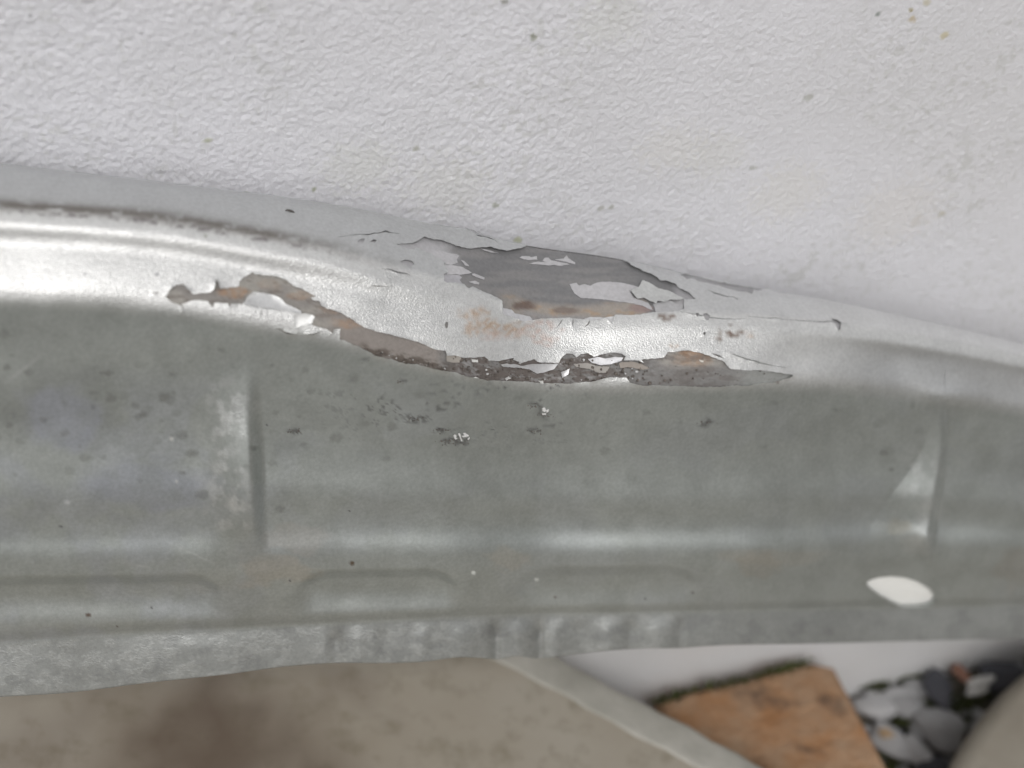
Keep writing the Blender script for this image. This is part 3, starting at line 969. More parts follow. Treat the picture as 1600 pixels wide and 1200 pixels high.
def sheet_part(name, r0, r1, label=None, hole=None):
    """rows r0..r1 of the full sheet as one part; an optional punched hole"""
    sub = FULL[r0:r1 + 1]
    nr = r1 - r0 + 1
    idx = np.arange(nr * NU).reshape(nr, NU)
    Fq = np.stack([idx[:-1, :-1], idx[1:, :-1], idx[1:, 1:], idx[:-1, 1:]], -1)
    V = sub.reshape(-1, 3)
    N = FN[r0:r1 + 1].reshape(-1, 3)
    cc = col_f[r0:r1 + 1].reshape(-1, 3)
    at = {'metal': met_f[r0:r1 + 1].ravel(), 'gloss': rgh_f[r0:r1 + 1].ravel(), 'grain': grn_f[r0:r1 + 1].ravel()}
    keep = np.ones(Fq.shape[:2], bool)
    extraV, extraF, extraN = [], [], []
    if hole is not None:
        # block of the grid round the hole, re-meshed as rings running into its rim
        ia, ib = int((1320 - u[0]) / 3), int((1496 - u[0]) / 3)
        yy = np.concatenate([np.full((NB, NU), -1e9), Y, np.full((NH, NU), 1e9)], 0)[r0:r1 + 1]
        ja = int(np.argmin(np.abs(yy[:, (ia + ib) // 2] - 884)))
        jb = int(np.argmin(np.abs(yy[:, (ia + ib) // 2] - 951.5)))
        keep[ja:jb, ia:ib] = False
        ringi = [(ja, i) for i in range(ia, ib)] + [(j, ib) for j in range(ja, jb)] + [(jb, i) for i in range(ib, ia, -1)] + [(j, ia) for j in range(jb, ja, -1)]
        rp = np.array([(u[i], yy[j, i]) for j, i in ringi])
        cx, cy = 1409.0, 925.0
        hp = []
        hv = np.array(hole)
        hv = np.vstack([hv, hv[:1]])
        dens = np.concatenate([np.linspace(hv[k], hv[k + 1], 24, endpoint=False) for k in range(len(hv) - 1)])
        ha = np.arctan2((dens[:, 1] - cy) * 1.9, dens[:, 0] - cx)
        o_ = np.argsort(ha)
        ha, dens = ha[o_], dens[o_]
        ra = np.arctan2((rp[:, 1] - cy) * 1.9, rp[:, 0] - cx)
        hx = np.interp(ra, ha, dens[:, 0], period=2 * math.pi)
        hy = np.interp(ra, ha, dens[:, 1], period=2 * math.pi)
        M = len(rp)
        prev = np.array([idx[j, i] for j, i in ringi])
        base = len(V)
        nring = 9
        VV, NN, CC = [V], [N], [cc]
        am, ar, ag = [at['metal']], [at['gloss']], [at['grain']]
        quads = []
        for q in range(1, nring + 3):
            if q <= nring:
                t = q / nring
                qx = rp[:, 0] * (1 - t) + hx * t
                qy = rp[:, 1] * (1 - t) + hy * t
                pp, nn = surf(qx, qy)
                last = (pp, nn)
            else:
                pp = last[0] - last[1] * 0.0007 * (q - nring)
                rim_c = pp.mean(0)
                nn = (rim_c - pp)
                nn /= np.linalg.norm(nn, axis=1, keepdims=True)
            c2, m2, r2, g2 = paint_look(np.clip(qx, 0, 1700), qy)
            new = base + np.arange(M)
            base += M
            VV.append(pp)
            NN.append(nn)
            CC.append(c2)
            am.append(m2)
            ar.append(r2)
            ag.append(g2)
            quads.append(np.stack([prev, new, np.roll(new, -1), np.roll(prev, -1)], -1))
            prev = new
        V = np.vstack(VV)
        N = np.vstack(NN)
        cc = np.vstack(CC)
        at = {'metal': np.concatenate(am), 'gloss': np.concatenate(ar), 'grain': np.concatenate(ag)}
        Fall = np.vstack([Fq[keep].reshape(-1, 4)] + quads)
    else:
        Fall = Fq.reshape(-1, 4)
    o = mesh_obj(name, V, Fall, PANEL, panel, cc, at, True, N)
    if label:
        o['label'] = label
    return o


sheet_part('crown', 0, NB + iB, 'pale grey upper crown curving away to the wall')
sheet_part('rolled_edge', NB + iB, NB + iC + 8, 'bright silver rolled edge band')
sheet_part('inner_face', NB + iC + 8, NB + iG, 'dull grey-green inner face with a punched oval hole', hole=hole_px)
sheet_part('lip', NB + iG, NB + NRW + NH - 1, 'mottled bare-zinc folded lip with a wavy lower edge')


hpp, hnn = surf([p[0] for p in hole_px], [p[1] for p in hole_px])  # white disc added behind the hole to show as brightly lit wall
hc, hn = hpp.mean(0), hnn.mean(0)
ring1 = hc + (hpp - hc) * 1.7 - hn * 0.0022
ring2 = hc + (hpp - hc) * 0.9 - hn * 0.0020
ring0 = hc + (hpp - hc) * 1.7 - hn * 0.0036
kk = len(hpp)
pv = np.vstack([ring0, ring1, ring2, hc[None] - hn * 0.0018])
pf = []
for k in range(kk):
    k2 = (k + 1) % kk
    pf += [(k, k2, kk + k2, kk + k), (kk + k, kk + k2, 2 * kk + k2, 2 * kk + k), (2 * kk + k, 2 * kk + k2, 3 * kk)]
added_disc = mesh_obj('added_disc', pv, pf, simple_mat('lit_wall_white', (0.84, 0.845, 0.82), (0.87, 0.875, 0.855), 300, 0.5), panel)
added_disc['label'] = 'added white disc standing in for lit wall behind the oval hole near the right end of the lip'

# ------------------------------------------------------------------ the paint coat over the damaged stretch, with real holes
def cdt_mesh(outer, holes, grid, keep_fn, seed=0):
    pts, edges = [], []

    def add_loop(lp):
        i0 = len(pts)
        for x, y in lp:
            pts.append(Vector((x, y)))
        n = len(lp)
        for k in range(n):
            edges.append((i0 + k, i0 + (k + 1) % n))
    add_loop(outer)
    for h in holes:
        add_loop(h)
    for x, y in grid:
        pts.append(Vector((x, y)))
    v2, e2, f2, ov, oe, of = delaunay_2d_cdt(pts, edges, [], 0, 1e-4)
    V = np.array([(v.x, v.y) for v in v2])
    Fs = np.array([tuple(f) for f in f2 if len(f) == 3])
    cen = V[Fs].mean(1)
    k = keep_fn(cen[:, 0], cen[:, 1])
    Fs = Fs[k]
    used = np.unique(Fs)
    remap = -np.ones(len(V), int)
    remap[used] = np.arange(len(used))
    return V[used], remap[Fs]


def lift_mesh(name, V2, Fs, off, thick, look, parent, label=None, edge=None):
    pp, nn = surf(V2[:, 0], V2[:, 1])
    pos = pp + nn * off[:, None]
    c_, m_, r_, g_ = look(V2[:, 0], V2[:, 1])
    # orient towards the viewer
    a, b, c = pos[Fs[:, 0]], pos[Fs[:, 1]], pos[Fs[:, 2]]
    nf = np.cross(b - a, c - a)
    fl = (nf * nn[Fs[:, 0]]).sum(1) < 0
    Fs = Fs.copy()
    Fs[fl] = Fs[fl][:, ::-1]
    vn = None
    if edge is not None:
        # far from torn edges the film follows the sheet exactly
        a, b, c = pos[Fs[:, 0]], pos[Fs[:, 1]], pos[Fs[:, 2]]
        nf = np.cross(b - a, c - a)
        acc = np.zeros_like(pos)
        for k in range(3):
            np.add.at(acc, Fs[:, k], nf)
        acc /= np.linalg.norm(acc, axis=1, keepdims=True) + 1e-12
        w = 0.6 * np.exp(-edge / 8.0)[:, None]
        vt = acc * w + nn * (1 - w)
        vt /= np.linalg.norm(vt, axis=1, keepdims=True)
        vn = np.vstack([vt, -vt])
    # top sheet + underside + rim
    n = len(pos)
    under = pos - nn * np.minimum(thick, off + 0.00002)[:, None] if isinstance(thick, np.ndarray) else pos - nn * thick
    ed = {}
    for t in Fs:
        for k in range(3):
            e = (int(t[k]), int(t[(k + 1) % 3]))
            ed[e] = ed.get(e, 0) + 1
    bd = [e for e in ed if (e[1], e[0]) not in ed]
    # the torn rim gets vertices of its own so that the film's shading stays clean
    bi = sorted({i for e in bd for i in e})
    bmap = {i: k for k, i in enumerate(bi)}
    nb = len(bi)
    rimf = []
    rn = np.zeros((nb, 3))
    for (i, j) in bd:
        p, q = bmap[i] + 2 * n, bmap[j] + 2 * n
        rimf.append((q, p, p + nb))
        rimf.append((q, p + nb, q + nb))
        fn = np.cross(pos[j] - pos[i], nn[i])
        fn /= np.linalg.norm(fn) + 1e-12
        rn[bmap[i]] += fn
        rn[bmap[j]] += fn
    rn /= np.linalg.norm(rn, axis=1, keepdims=True) + 1e-12
    allF = np.vstack([Fs, Fs[:, ::-1] + n, np.array(rimf)])
    allV = np.vstack([pos, under, pos[bi], under[bi]])
    ext = np.concatenate([np.arange(n), np.arange(n), bi, bi]).astype(int)
    if vn is not None:
        vn = np.vstack([vn, rn, rn])
    o = mesh_obj(name, allV, allF, PANEL, parent, c_[ext], {'metal': m_[ext], 'gloss': r_[ext], 'grain': g_[ext]}, True, vn)
    if label:
        o['label'] = label
    return o


xs_ = np.arange(X0, X1 + 1, 5.0)
outer = [(x, float(cA(x)) + 1.2) for x in xs_] + [(x, float(cC(x)) + 90) for x in xs_[::-1]]
holes_r = [roughen(h, 3.0, 0.5 if len(h) > 14 else 0.15, 10 + i) for i, h in enumerate(HOLES)]
gx, gy = np.meshgrid(np.arange(X0 + 4, X1 - 2, 5.5), np.arange(270, 720, 5.0))
gx = gx + RNG.uniform(-1, 1, gx.shape)
gy = gy + RNG.uniform(-1, 1, gy.shape)
gm_ = (gy > cA(gx) + 4) & (gy < cC(gx) + 86)
grid = np.stack([gx[gm_], gy[gm_]], -1)
inh = np.zeros(len(grid), bool)
dmin = np.full(len(grid), 1e9)
for h in holes_r:
    inh |= in_poly(grid[:, 0], grid[:, 1], h)
    dmin = np.minimum(dmin, dist_poly(grid[:, 0], grid[:, 1], h))
grid = grid[~inh & (dmin > 1.5)]


def keep_coat(cx, cy):
    k = in_poly(cx, cy, outer)
    for h in holes_r:
        k &= ~in_poly(cx, cy, h)
    return k


V2, Fs = cdt_mesh(outer, holes_r, grid, keep_coat)
dm = np.full(len(V2), 1e9)
for h in holes_r:
    dm = np.minimum(dm, dist_poly(V2[:, 0], V2[:, 1], h))
vx, vy = V2[:, 0], V2[:, 1]
edge_d = np.minimum.reduce([vx - X0, X1 - vx, cC(vx) + 90 - vy])
fade = np.clip(edge_d / 70.0, 0, 1)
curl = np.exp(-dm / 5.0) * sstep(0.42, 0.7, fbm(vx / 22, vy / 14, 301, 3))
# places where the film stands well off the metal
extra_c = np.zeros(len(V2))
for (x, y, rx, ry, a) in [(770, 468, 22, 16, 1.0), (780, 482, 12, 8, .8), (334, 446, 10, 9, 1.1), (700, 368, 60, 12, .9), (790, 392, 40, 8, 1.0), (640, 372, 60, 7, .6), (1000, 438, 30, 10, .5), (262, 450, 14, 10, .5), (1120, 556, 20, 8, .6), (400, 420, 20, 8, .4), (690, 430, 14, 8, .5), (870, 505, 60, 5, .5), (1200, 585, 60, 5, .5)]:
    extra_c += a * np.exp(-(((vx - x) / rx) ** 2 + ((vy - y) / ry) ** 2)) * np.exp(-dm / 9.0)
off = -0.00006 + fade * (0.00042 + 0.0007 * curl + 0.0013 * extra_c)
lift_mesh('paint_coat', V2, Fs, off, 0.00014, paint_look, panel, 'cracked silver paint coat peeling round the bare patches', edge=dm)


# ------------------------------------------------------------------ loose and leftover flakes of film
def flake(poly, lift, curl_amp, colour, seed, metal=0.0, rough=0.5, label=None, tilt=None):
    lp = roughen(poly, 2.4, 0.35, seed)
    xs = np.array([p[0] for p in poly])
    ys = np.array([p[1] for p in poly])
    st = max(2.2, min(5.0, (xs.max() - xs.min()) / 8))
    gx, gy = np.meshgrid(np.arange(xs.min(), xs.max(), st), np.arange(ys.min(), ys.max(), st))
    gx, gy = gx.ravel(), gy.ravel()
    ok = in_poly(gx, gy, lp) & (dist_poly(gx, gy, lp) > 1.0)
    V2, Fs = cdt_mesh(lp, [], list(zip(gx[ok], gy[ok])), lambda a, b: in_poly(a, b, lp))
    d = dist_poly(V2[:, 0], V2[:, 1], lp)
    off = lift + curl_amp * np.exp(-d / 3.0) * (0.3 + vnoise(V2[:, 0] / 14, V2[:, 1] / 10, seed))
    if tilt:
        off = off + np.clip((V2[:, 0] - xs.mean()) / (xs.max() - xs.min()) * tilt[0] + (V2[:, 1] - ys.mean()) / (ys.max() - ys.min()) * tilt[1] + 0.5 * (abs(tilt[0]) + abs(tilt[1])), 0, 1)

    def look(px, py):
        n = fbm(px / 10, py / 7, 400 + seed, 3)
        c = np.ones(px.shape + (3,)) * np.array(colour) * (0.93 + 0.14 * n)[..., None]
        return c, np.full(px.shape, metal), np.full(px.shape, rough), np.full(px.shape, 0.2)
    o = lift_mesh('paint_flake', V2, Fs, off, 0.00009, look, panel, label)
    return o


PALE = (0.46, 0.455, 0.47)
SILV = (0.60, 0.61, 0.605)
flakes = [
    (zr([(330, 495), (400, 480), (430, 510), (490, 495), (550, 515), (590, 490), (640, 475), (740, 470), (860, 480), (960, 500), (1050, 530), (960, 580), (1000, 640), (1150, 690), (1200, 770), (1090, 720), (950, 690), (720, 660), (560, 645), (450, 640), (380, 590)], 840, 370, 6.667), .00010, .00010, PALE, 0.0, None, 'torn pale sheet of undercoat film at the right of the patch'),
    (zr([(1080, 475), (1160, 505), (1250, 560), (1340, 575), (1440, 620), (1520, 650), (1480, 670), (1380, 668), (1310, 695), (1240, 685), (1225, 715), (1150, 685), (1090, 655), (1030, 665), (950, 578), (1040, 545)], 840, 370, 6.667), .0003, .0003, SILV, 0.5, (-.0008, 0), 'lifted jagged silver flake with a shadow under its edge'),
    (zr([(400, 445), (430, 455), (485, 510), (440, 500)], 660, 340, 6.667), .00012, .0001, PALE, 0.0, None, None),
    (zr([(512, 588), (540, 585), (645, 628), (640, 648), (590, 635), (520, 605)], 660, 340, 6.667), .00012, .0001, PALE, 0.0, None, None),
    (zr([(480, 670), (545, 658), (590, 680), (585, 700), (500, 680)], 660, 340, 6.667), .00012, .0001, PALE, 0.0, None, None),
    (zr([(1010, 420), (1040, 402), (1110, 405), (1130, 415), (1190, 405), (1195, 440), (1120, 445), (1060, 438)], 660, 340, 6.667), .00012, .00008, PALE, 0.0, None, None),
    (zr([(1110, 480), (1200, 462), (1290, 470), (1250, 450), (1270, 425), (1310, 420), (1340, 450), (1420, 465), (1480, 475), (1530, 490), (1440, 505), (1370, 495), (1300, 502), (1200, 488)], 660, 340, 6.667), .00012, .00008, PALE, 0.0, None, None),
    (zr([(1380, 440), (1470, 430), (1500, 395), (1520, 430), (1590, 470), (1590, 488), (1520, 470)], 660, 340, 6.667), .00012, .00008, PALE, 0.0, None, None),
    (zr([(300, 500), (420, 520), (510, 575), (470, 590), (380, 600), (340, 590), (250, 600), (240, 545), (225, 500)], 660, 340, 6.667), .00012, .0001, PALE, 0.0, None, None),
    (zr([(60, 380), (190, 345), (260, 372), (350, 385), (380, 402), (355, 440), (365, 470), (290, 500), (230, 480), (160, 430)], 660, 340, 6.667), .00012, .0001, PALE, 0.0, None, None),
    (zr([(205, 600), (380, 600), (410, 625), (385, 650), (425, 705), (300, 700), (205, 678)], 660, 340, 6.667), .00010, .00008, (0.40, 0.395, 0.42), 0.0, None, None),
    (zr([(795, 915), (850, 950), (920, 965), (950, 1000), (1050, 1020), (1110, 1035), (1140, 1075), (1000, 1088), (930, 1040), (820, 1012), (790, 968)], 660, 340, 6.667), .00016, .0003, (0.52, 0.52, 0.54), 0.1, None, 'pale curled flake below the bright paint corner'),
    (zr([(600, 330), (690, 348), (790, 380), (720, 372), (640, 352)], 660, 340, 6.667), .0003, .0002, PALE, 0.0, None, None),
    (zr([(480, 862), (540, 842), (640, 848), (690, 852), (660, 870), (600, 872), (540, 890)], 840, 370, 6.667), .0002, .0004, (0.56, 0.56, 0.57), 0.2, None, None),
    (zr([(690, 850), (800, 838), (790, 870), (768, 915), (720, 890)], 840, 370, 6.667), .0002, .0005, (0.56, 0.56, 0.57), 0.2, None, None),
    (zr([(1200, 700), (1380, 668), (1440, 700), (1515, 712), (1510, 765), (1440, 785), (1230, 788)], 840, 370, 6.667), .0001, .0001, (0.42, 0.42, 0.43), 0.0, None, None),
    # bits in the lower seam
    (zr([(790, 402), (830, 340), (880, 302), (1000, 317), (1040, 328), (1075, 343), (1110, 365), (1150, 405), (1215, 432), (1275, 462), (1275, 485), (1200, 470), (1040, 445), (900, 430)], 230, 400, 5.333), .0004, .0003, (0.66, 0.665, 0.67), 0.6, (0, .0006), 'white-silver flake standing in the lower gap'),
    (zr([(945, 440), (1005, 450), (1000, 500), (940, 520)], 230, 400, 5.333), .0002, .0002, (0.40, 0.40, 0.40), 0.3, None, None),
    (zr([(1215, 490), (1300, 480), (1370, 495), (1388, 510), (1362, 558), (1290, 572), (1225, 590)], 230, 400, 5.333), .0005, .0004, (0.66, 0.665, 0.66), 0.6, (.0006, 0), None),
    (zr([(960, 338), (1040, 335), (1090, 345), (1110, 375), (1085, 408), (1010, 405), (965, 395)], 540, 500, 6.154), .0004, .0002, (0.34, 0.315, 0.285), 0.0, None, 'rounded taupe scab in the seam'),
    (zr([(140, 305), (250, 300), (330, 318), (430, 300), (560, 300), (680, 300), (640, 350), (560, 375), (480, 390), (400, 350), (300, 335), (150, 325)], 760, 520, 6.154), .0005, .0003, (0.60, 0.60, 0.61), 0.6, None, 'ribbed bright zinc strip in the seam'),
    (zr([(970, 255), (1060, 235), (1140, 250), (1220, 235), (1310, 240), (1290, 270), (1200, 300), (1090, 310), (1000, 285)], 760, 520, 6.154), .0005, .0003, (0.66, 0.66, 0.68), 0.6, None, None),
    (zr([(700, 375), (740, 365), (790, 345), (775, 395), (720, 425)], 760, 520, 6.154), .0009, .0005, (0.78, 0.78, 0.79), 0.7, None, None),
    (zr([(830, 300), (960, 290), (1060, 320), (1180, 325), (1150, 380), (1080, 385), (980, 345), (860, 330)], 760, 520, 6.154), .0004, .0003, (0.33, 0.31, 0.29), 0.0, None, None),
    (zr([(1270, 290), (1390, 278), (1480, 300), (1560, 340), (1500, 355), (1360, 330), (1280, 340)], 760, 520, 6.154), .0005, .0003, (0.31, 0.275, 0.245), 0.0, None, None),
    (zr([(560, 505), (600, 515), (605, 530), (580, 528)], 1000, 480, 6.154), .0004, .0002, (0.66, 0.63, 0.58), 0.0, None, None),
    (zr([(1200, 375), (1260, 380), (1258, 405), (1205, 400)], 540, 500, 6.154), .0006, .0003, (0.74, 0.74, 0.72), 0.2, None, None),
    (zr([(1215, 548), (1245, 540), (1280, 552), (1250, 560)], 540, 500, 6.154), .0004, .0002, (0.74, 0.74, 0.72), 0.1, None, None),
    (zr([(1480, 428), (1540, 418), (1600, 432), (1590, 450), (1500, 445)], 540, 500, 6.154), .0006, .0003, (0.66, 0.66, 0.66), 0.5, None, None),
    (zr([(165, 430), (205, 412), (212, 432), (180, 452)], 760, 520, 6.154), .0006, .0003, (0.66, 0.66, 0.66), 0.3, None, None),
    (zr([(485, 455), (535, 452), (538, 480), (510, 478)], 760, 520, 6.154), .0006, .0003, (0.66, 0.66, 0.64), 0.3, None, None),
    # two clusters of bright zinc showing through the inner face
    (zr([(535, 715), (560, 712), (575, 745), (555, 755), (535, 748)], 760, 520, 6.154), .0003, .0002, (0.86, 0.86, 0.86), 0.3, None, None),
    (zr([(575, 735), (598, 728), (592, 755), (572, 762)], 760, 520, 6.154), .0003, .0002, (0.86, 0.86, 0.86), 0.3, None, None),
    (zr([(528, 768), (570, 765), (568, 785), (535, 785)], 760, 520, 6.154), .0003, .0002, (0.86, 0.86, 0.86), 0.3, None, None),
    (zr([(315, 398), (335, 382), (352, 400), (345, 420), (362, 425), (340, 440)], 660, 620, 6.667), .0003, .0002, (0.86, 0.86, 0.86), 0.3, None, None),
    (zr([(365, 375), (385, 372), (400, 420), (412, 458), (398, 455), (380, 410)], 660, 620, 6.667), .0003, .0002, (0.86, 0.86, 0.86), 0.3, None, None),
    (zr([(418, 370), (440, 366), (480, 398), (470, 408), (425, 392)], 660, 620, 6.667), .0003, .0002, (0.86, 0.86, 0.86), 0.3, None, None),
    (zr([(398, 400), (440, 395), (462, 412), (420, 415)], 660, 620, 6.667), .0003, .0002, (0.80, 0.80, 0.80), 0.3, None, None),
    (zr([(462, 430), (485, 410), (490, 425), (470, 445)], 660, 620, 6.667), .0003, .0002, (0.80, 0.80, 0.80), 0.3, None, None),
]
for i, (pl, lf, ca, cc_, mt, tl, lb) in enumerate(flakes):
    flake(pl, lf, ca, cc_, 20 + i, mt, 0.45, lb, tl)

# grit stuck in the torn seam
def crumbs(name, spots, mat, label):
    bm = bmesh.new()
    bmesh.ops.create_icosphere(bm, subdivisions=1, radius=1.0)
    bv = np.array([v.co[:] for v in bm.verts])
    bfc = [tuple(v.index for v in f.verts) for f in bm.faces]
    bm.free()
    vs, fs = [], []
    pp, nn = surf([q[0] for q in spots], [q[1] for q in spots])
    rg = np.random.default_rng(len(spots))
    for k, q in enumerate(spots):
        r = q[2] * 0.00019
        sc = rg.uniform(0.55, 1.3, 3) * r
        w = bv * sc * rg.uniform(0.75, 1.2, (len(bv), 1))
        vs.append(w + pp[k] + nn[k] * (0.0001 + 0.35 * r))
        fs += [tuple(i + k * len(bv) for i in f) for f in bfc]
    o = mesh_obj(name, np.vstack(vs), fs, mat, panel, smooth=False)
    o['label'] = label
    o['kind'] = 'stuff'


rc = random.Random(77)
dark_s, light_s = [], []
cand = [(rc.uniform(560, 1240), rc.uniform(530, 606), rc.random(), rc.random()) for _ in range(9000)]
ci_ = in_poly(np.array([c_[0] for c_ in cand]), np.array([c_[1] for c_ in cand]), seam)
for (x, y, a, b), ok in zip(cand, ci_):
    if not ok:
        continue
    if x < 705:
        if y > 540 + (x - 560) * 0.235 and len(dark_s) < 900 and a < 0.3:
            dark_s.append((x, y, 0.8 + 2.0 * b * b))
            if a < 0.04:
                light_s.append((x, y, 0.8 + 1.2 * b))
    elif x < 1010:
        if a < 0.14:
            dark_s.append((x, y, 0.8 + 2.4 * b * b))
        elif a < 0.152:
            light_s.append((x, y, 0.8 + 2.0 * b * b))
    elif a < 0.035 and y > 572:
        dark_s.append((x, y, 0.7 + 2.0 * b * b))
for (cx_, cy_, n_) in [(690, 672, 16), (700, 690, 16), (838, 634, 22), (852, 648, 16), (720, 690, 14), (1108, 660, 10), (460, 674, 14), (645, 655, 14), (785, 605, 10), (833, 673, 12), (569, 561, 6), (631, 594, 6), (870, 605, 12)]:
    for _ in range(n_):
        dark_s.append((cx_ + rc.gauss(0, 7), cy_ + rc.gauss(0, 2.6), 0.6 + 0.9 * rc.random()))
crumbs('dirt_crumbs', dark_s, simple_mat('black_grit', (0.075, 0.065, 0.058), (0.19, 0.165, 0.145), 900, 0.9), 'dark grit packed along the torn seam')
crumbs('zinc_crumbs', light_s, simple_mat('bright_grit', (0.50, 0.50, 0.50), (0.72, 0.72, 0.72), 1500, 0.7), 'bright specks of corroded zinc in the seam')

# a dark splinter lying on the crown
sp, sn = surf([445, 448, 452, 456, 460], [331, 330.6, 331.6, 332.6, 334.2])
sv, sf = [], []
rad = [0.0001, 0.00042, 0.00055, 0.00045, 0.0001]
for k in range(5):
    t = sp[min(4, k + 1)] - sp[max(0, k - 1)]
    t /= np.linalg.norm(t)
    s_ = np.cross(t, sn[k])
    for j in range(8):
        a = 2 * math.pi * j / 8
        sv.append(sp[k] + sn[k] * (0.00045 + rad[k] * 0.8 * math.sin(a)) + s_ * rad[k] * math.cos(a))
for k in range(4):
    for j in range(8):
        sf.append((k * 8 + j, k * 8 + (j + 1) % 8, (k + 1) * 8 + (j + 1) % 8, (k + 1) * 8 + j))
sf += [tuple(range(7, -1, -1)), tuple(range(32, 40))]
spl = mesh_obj('wood_splinter', sv, sf, simple_mat('dark_bark', (0.05, 0.045, 0.04), (0.10, 0.09, 0.085), 2000, 0.8))
tag(spl, 'tiny dark splinter lying on the pale grey crown of the panel', 'splinter')


# ------------------------------------------------------------------ things on the ground
def prism(name, outline, z0, z1, mat, bevel, segs=4, sub=None):
    bm = bmesh.new()
    top = [bm.verts.new((x, y, z1)) for x, y in outline]
    bot = [bm.verts.new((x, y, z0)) for x, y in outline]
    n = len(outline)
    ft = bm.faces.new(top)
    bm.faces.new(bot[::-1])
    for k in range(n):
        bm.faces.new((top[k], bot[k], bot[(k + 1) % n], top[(k + 1) % n]))
    bmesh.ops.recalc_face_normals(bm, faces=bm.faces)
    te = list(ft.edges)
    bmesh.ops.bevel(bm, geom=te, offset=bevel, segments=segs, profile=0.5, affect='EDGES')
    me = bpy.data.meshes.new(name)
    bm.to_mesh(me)
    bm.free()
    me.polygons.foreach_set('use_smooth', np.ones(len(me.polygons), bool))
    me.set_sharp_from_angle(angle=math.radians(40))
    me.materials.append(mat)
    o = bpy.data.objects.new(name, me)
    C.objects.link(o)
    return o


# concrete slab at the left, its edge running away at an angle
sm, snt, sb = new_mat('stained_concrete')
tc = snt.nodes.new('ShaderNodeTexCoord')
ob = tc.outputs['Object']
na = noise(snt, 9, 5, 0.6, ob)
ra_ = ramp(snt, [(0.32, (0.36, 0.315, 0.25, 1)), (0.68, (0.44, 0.405, 0.345, 1))])
snt.links.new(na.outputs['Fac'], ra_.inputs['Fac'])
nb_ = noise(snt, 85, 4, 0.65, ob)
rb_ = ramp(snt, [(0.50, g4(0)), (0.72, g4(0.6))])
snt.links.new(nb_.outputs['Fac'], rb_.inputs['Fac'])
cb_ = mixc(snt, 'MIX', rb_.outputs['Color'], ra_.outputs['Color'], (0.235, 0.21, 0.15, 1))
# the soaked brown stain near the viewer
stc = attr(snt, 'stain').outputs['Fac']
cs_ = mixc(snt, 'MIX', stc, cb_, (0.12, 0.085, 0.06, 1))
snt.links.new(cs_, sb.inputs['Base Color'])
sb.inputs['Roughness'].default_value = 0.9
SZ = 0.0


def slab_z(x):
    return 0.1120 - 0.20 * x


def on_slab(px, py):
    r = ray(px, py)
    t = (slab_z(0.0) - HC) / (r[2] + 0.20 * r[0])
    p = np.array([0, -CD, HC]) + r * t
    return p * np.array([1, 1, 0])


e0 = on_slab(880, 1030)
e1 = on_slab(1200, 1200)
dv_ = (e1 - e0) / np.linalg.norm(e1 - e0)
e0w = e0 + dv_ * ((-0.006 - e0[1]) / dv_[1])
e2 = e0 + dv_ * 0.34
slab = bpy.data.objects.new('concrete_block', None)
slab.empty_display_size = 0.05
C.objects.link(slab)
tag(slab, 'stained pale concrete slab at the lower left with a paler edge', 'slab')
sl_out = [(e0w[0], -0.006), (-0.42, -0.006), (-0.42, -0.33), (e2[0] - 0.08, -0.33), (e2[0], e2[1])]
body = prism('slab_body', sl_out, -0.018, SZ, sm, 0.003, 2)
body.parent = slab
bm = bmesh.new()
bm.from_mesh(body.data)
for it in range(6):
    big = [e for e in bm.edges if e.calc_length() > 0.012 and all(abs(v.co.z - SZ) < 1e-5 for v in e.verts)]
    if not big:
        break
    bmesh.ops.subdivide_edges(bm, edges=big, cuts=1)
    bmesh.ops.triangulate(bm, faces=[f for f in bm.faces if len(f.verts) > 3 and f.normal.z > .99])
bm.to_mesh(body.data)
bm.free()
sat = body.data.attributes.new('stain', 'FLOAT', 'POINT')
co = np.zeros(len(body.data.vertices) * 3, np.float32)
body.data.vertices.foreach_get('co', co)
co = co.reshape(-1, 3)
stv = np.zeros(len(co))
for (px, py, r, w) in [(330, 1195, 0.06, .85), (430, 1140, 0.03, .4), (220, 1140, 0.035, .45), (40, 1190, 0.04, .4), (560, 1075, .012, .4)]:
    p = on_slab(px, py)
    stv = np.maximum(stv, w * (1 - sstep(0.05, 1.25, np.hypot(co[:, 0] - p[0], co[:, 1] - p[1]) / r + 0.8 * (fbm(co[:, 0] * 90, co[:, 1] * 90, 500, 3) - 0.5))))
sat.data.foreach_set('value', stv.astype(np.float32))
co[:, 2] += slab_z(co[:, 0])
body.data.vertices.foreach_set('co', co.ravel())
body.data.update()
# the lighter arris along the edge
em = simple_mat('pale_concrete', (0.36, 0.35, 0.31), (0.50, 0.485, 0.44), 60, 0.9, 0.0006, 300)
ev, ef = [], []
nx_ = np.array([dv_[1], -dv_[0], 0.0])
nx_ = nx_ if nx_[0] < 0 else -nx_            # towards the block
NS = 60
Ltot = np.linalg.norm(e2 - e0w)
for k in range(NS + 1):
    for j in range(9):
        a = math.pi * j / 8
        w = 0.0095 + 0.0006 * math.sin(k * 1.7) + 0.0004 * math.sin(k * 0.6 + 1)
        of_ = nx_ * (0.0094 - w * math.cos(a) * 0.9)
        s0 = (-0.0065 - (e0w + of_)[1]) / dv_[1]
        p = e0w + of_ + dv_ * (s0 + (Ltot - 0.006 - s0) * k / NS) + np.array([0, 0, 0.0011 * math.sin(a) ** 0.5 - 0.0002])
        p[2] += slab_z(p[0])
        ev.append(p)
for k in range(NS):
    for j in range(8):
        ef.append((k * 9 + j, k * 9 + j + 1, (k + 1) * 9 + j + 1, (k + 1) * 9 + j))
arr = mesh_obj('pale_edge', ev, ef, em, slab)
arr['label'] = 'pale strip along the slab edge'

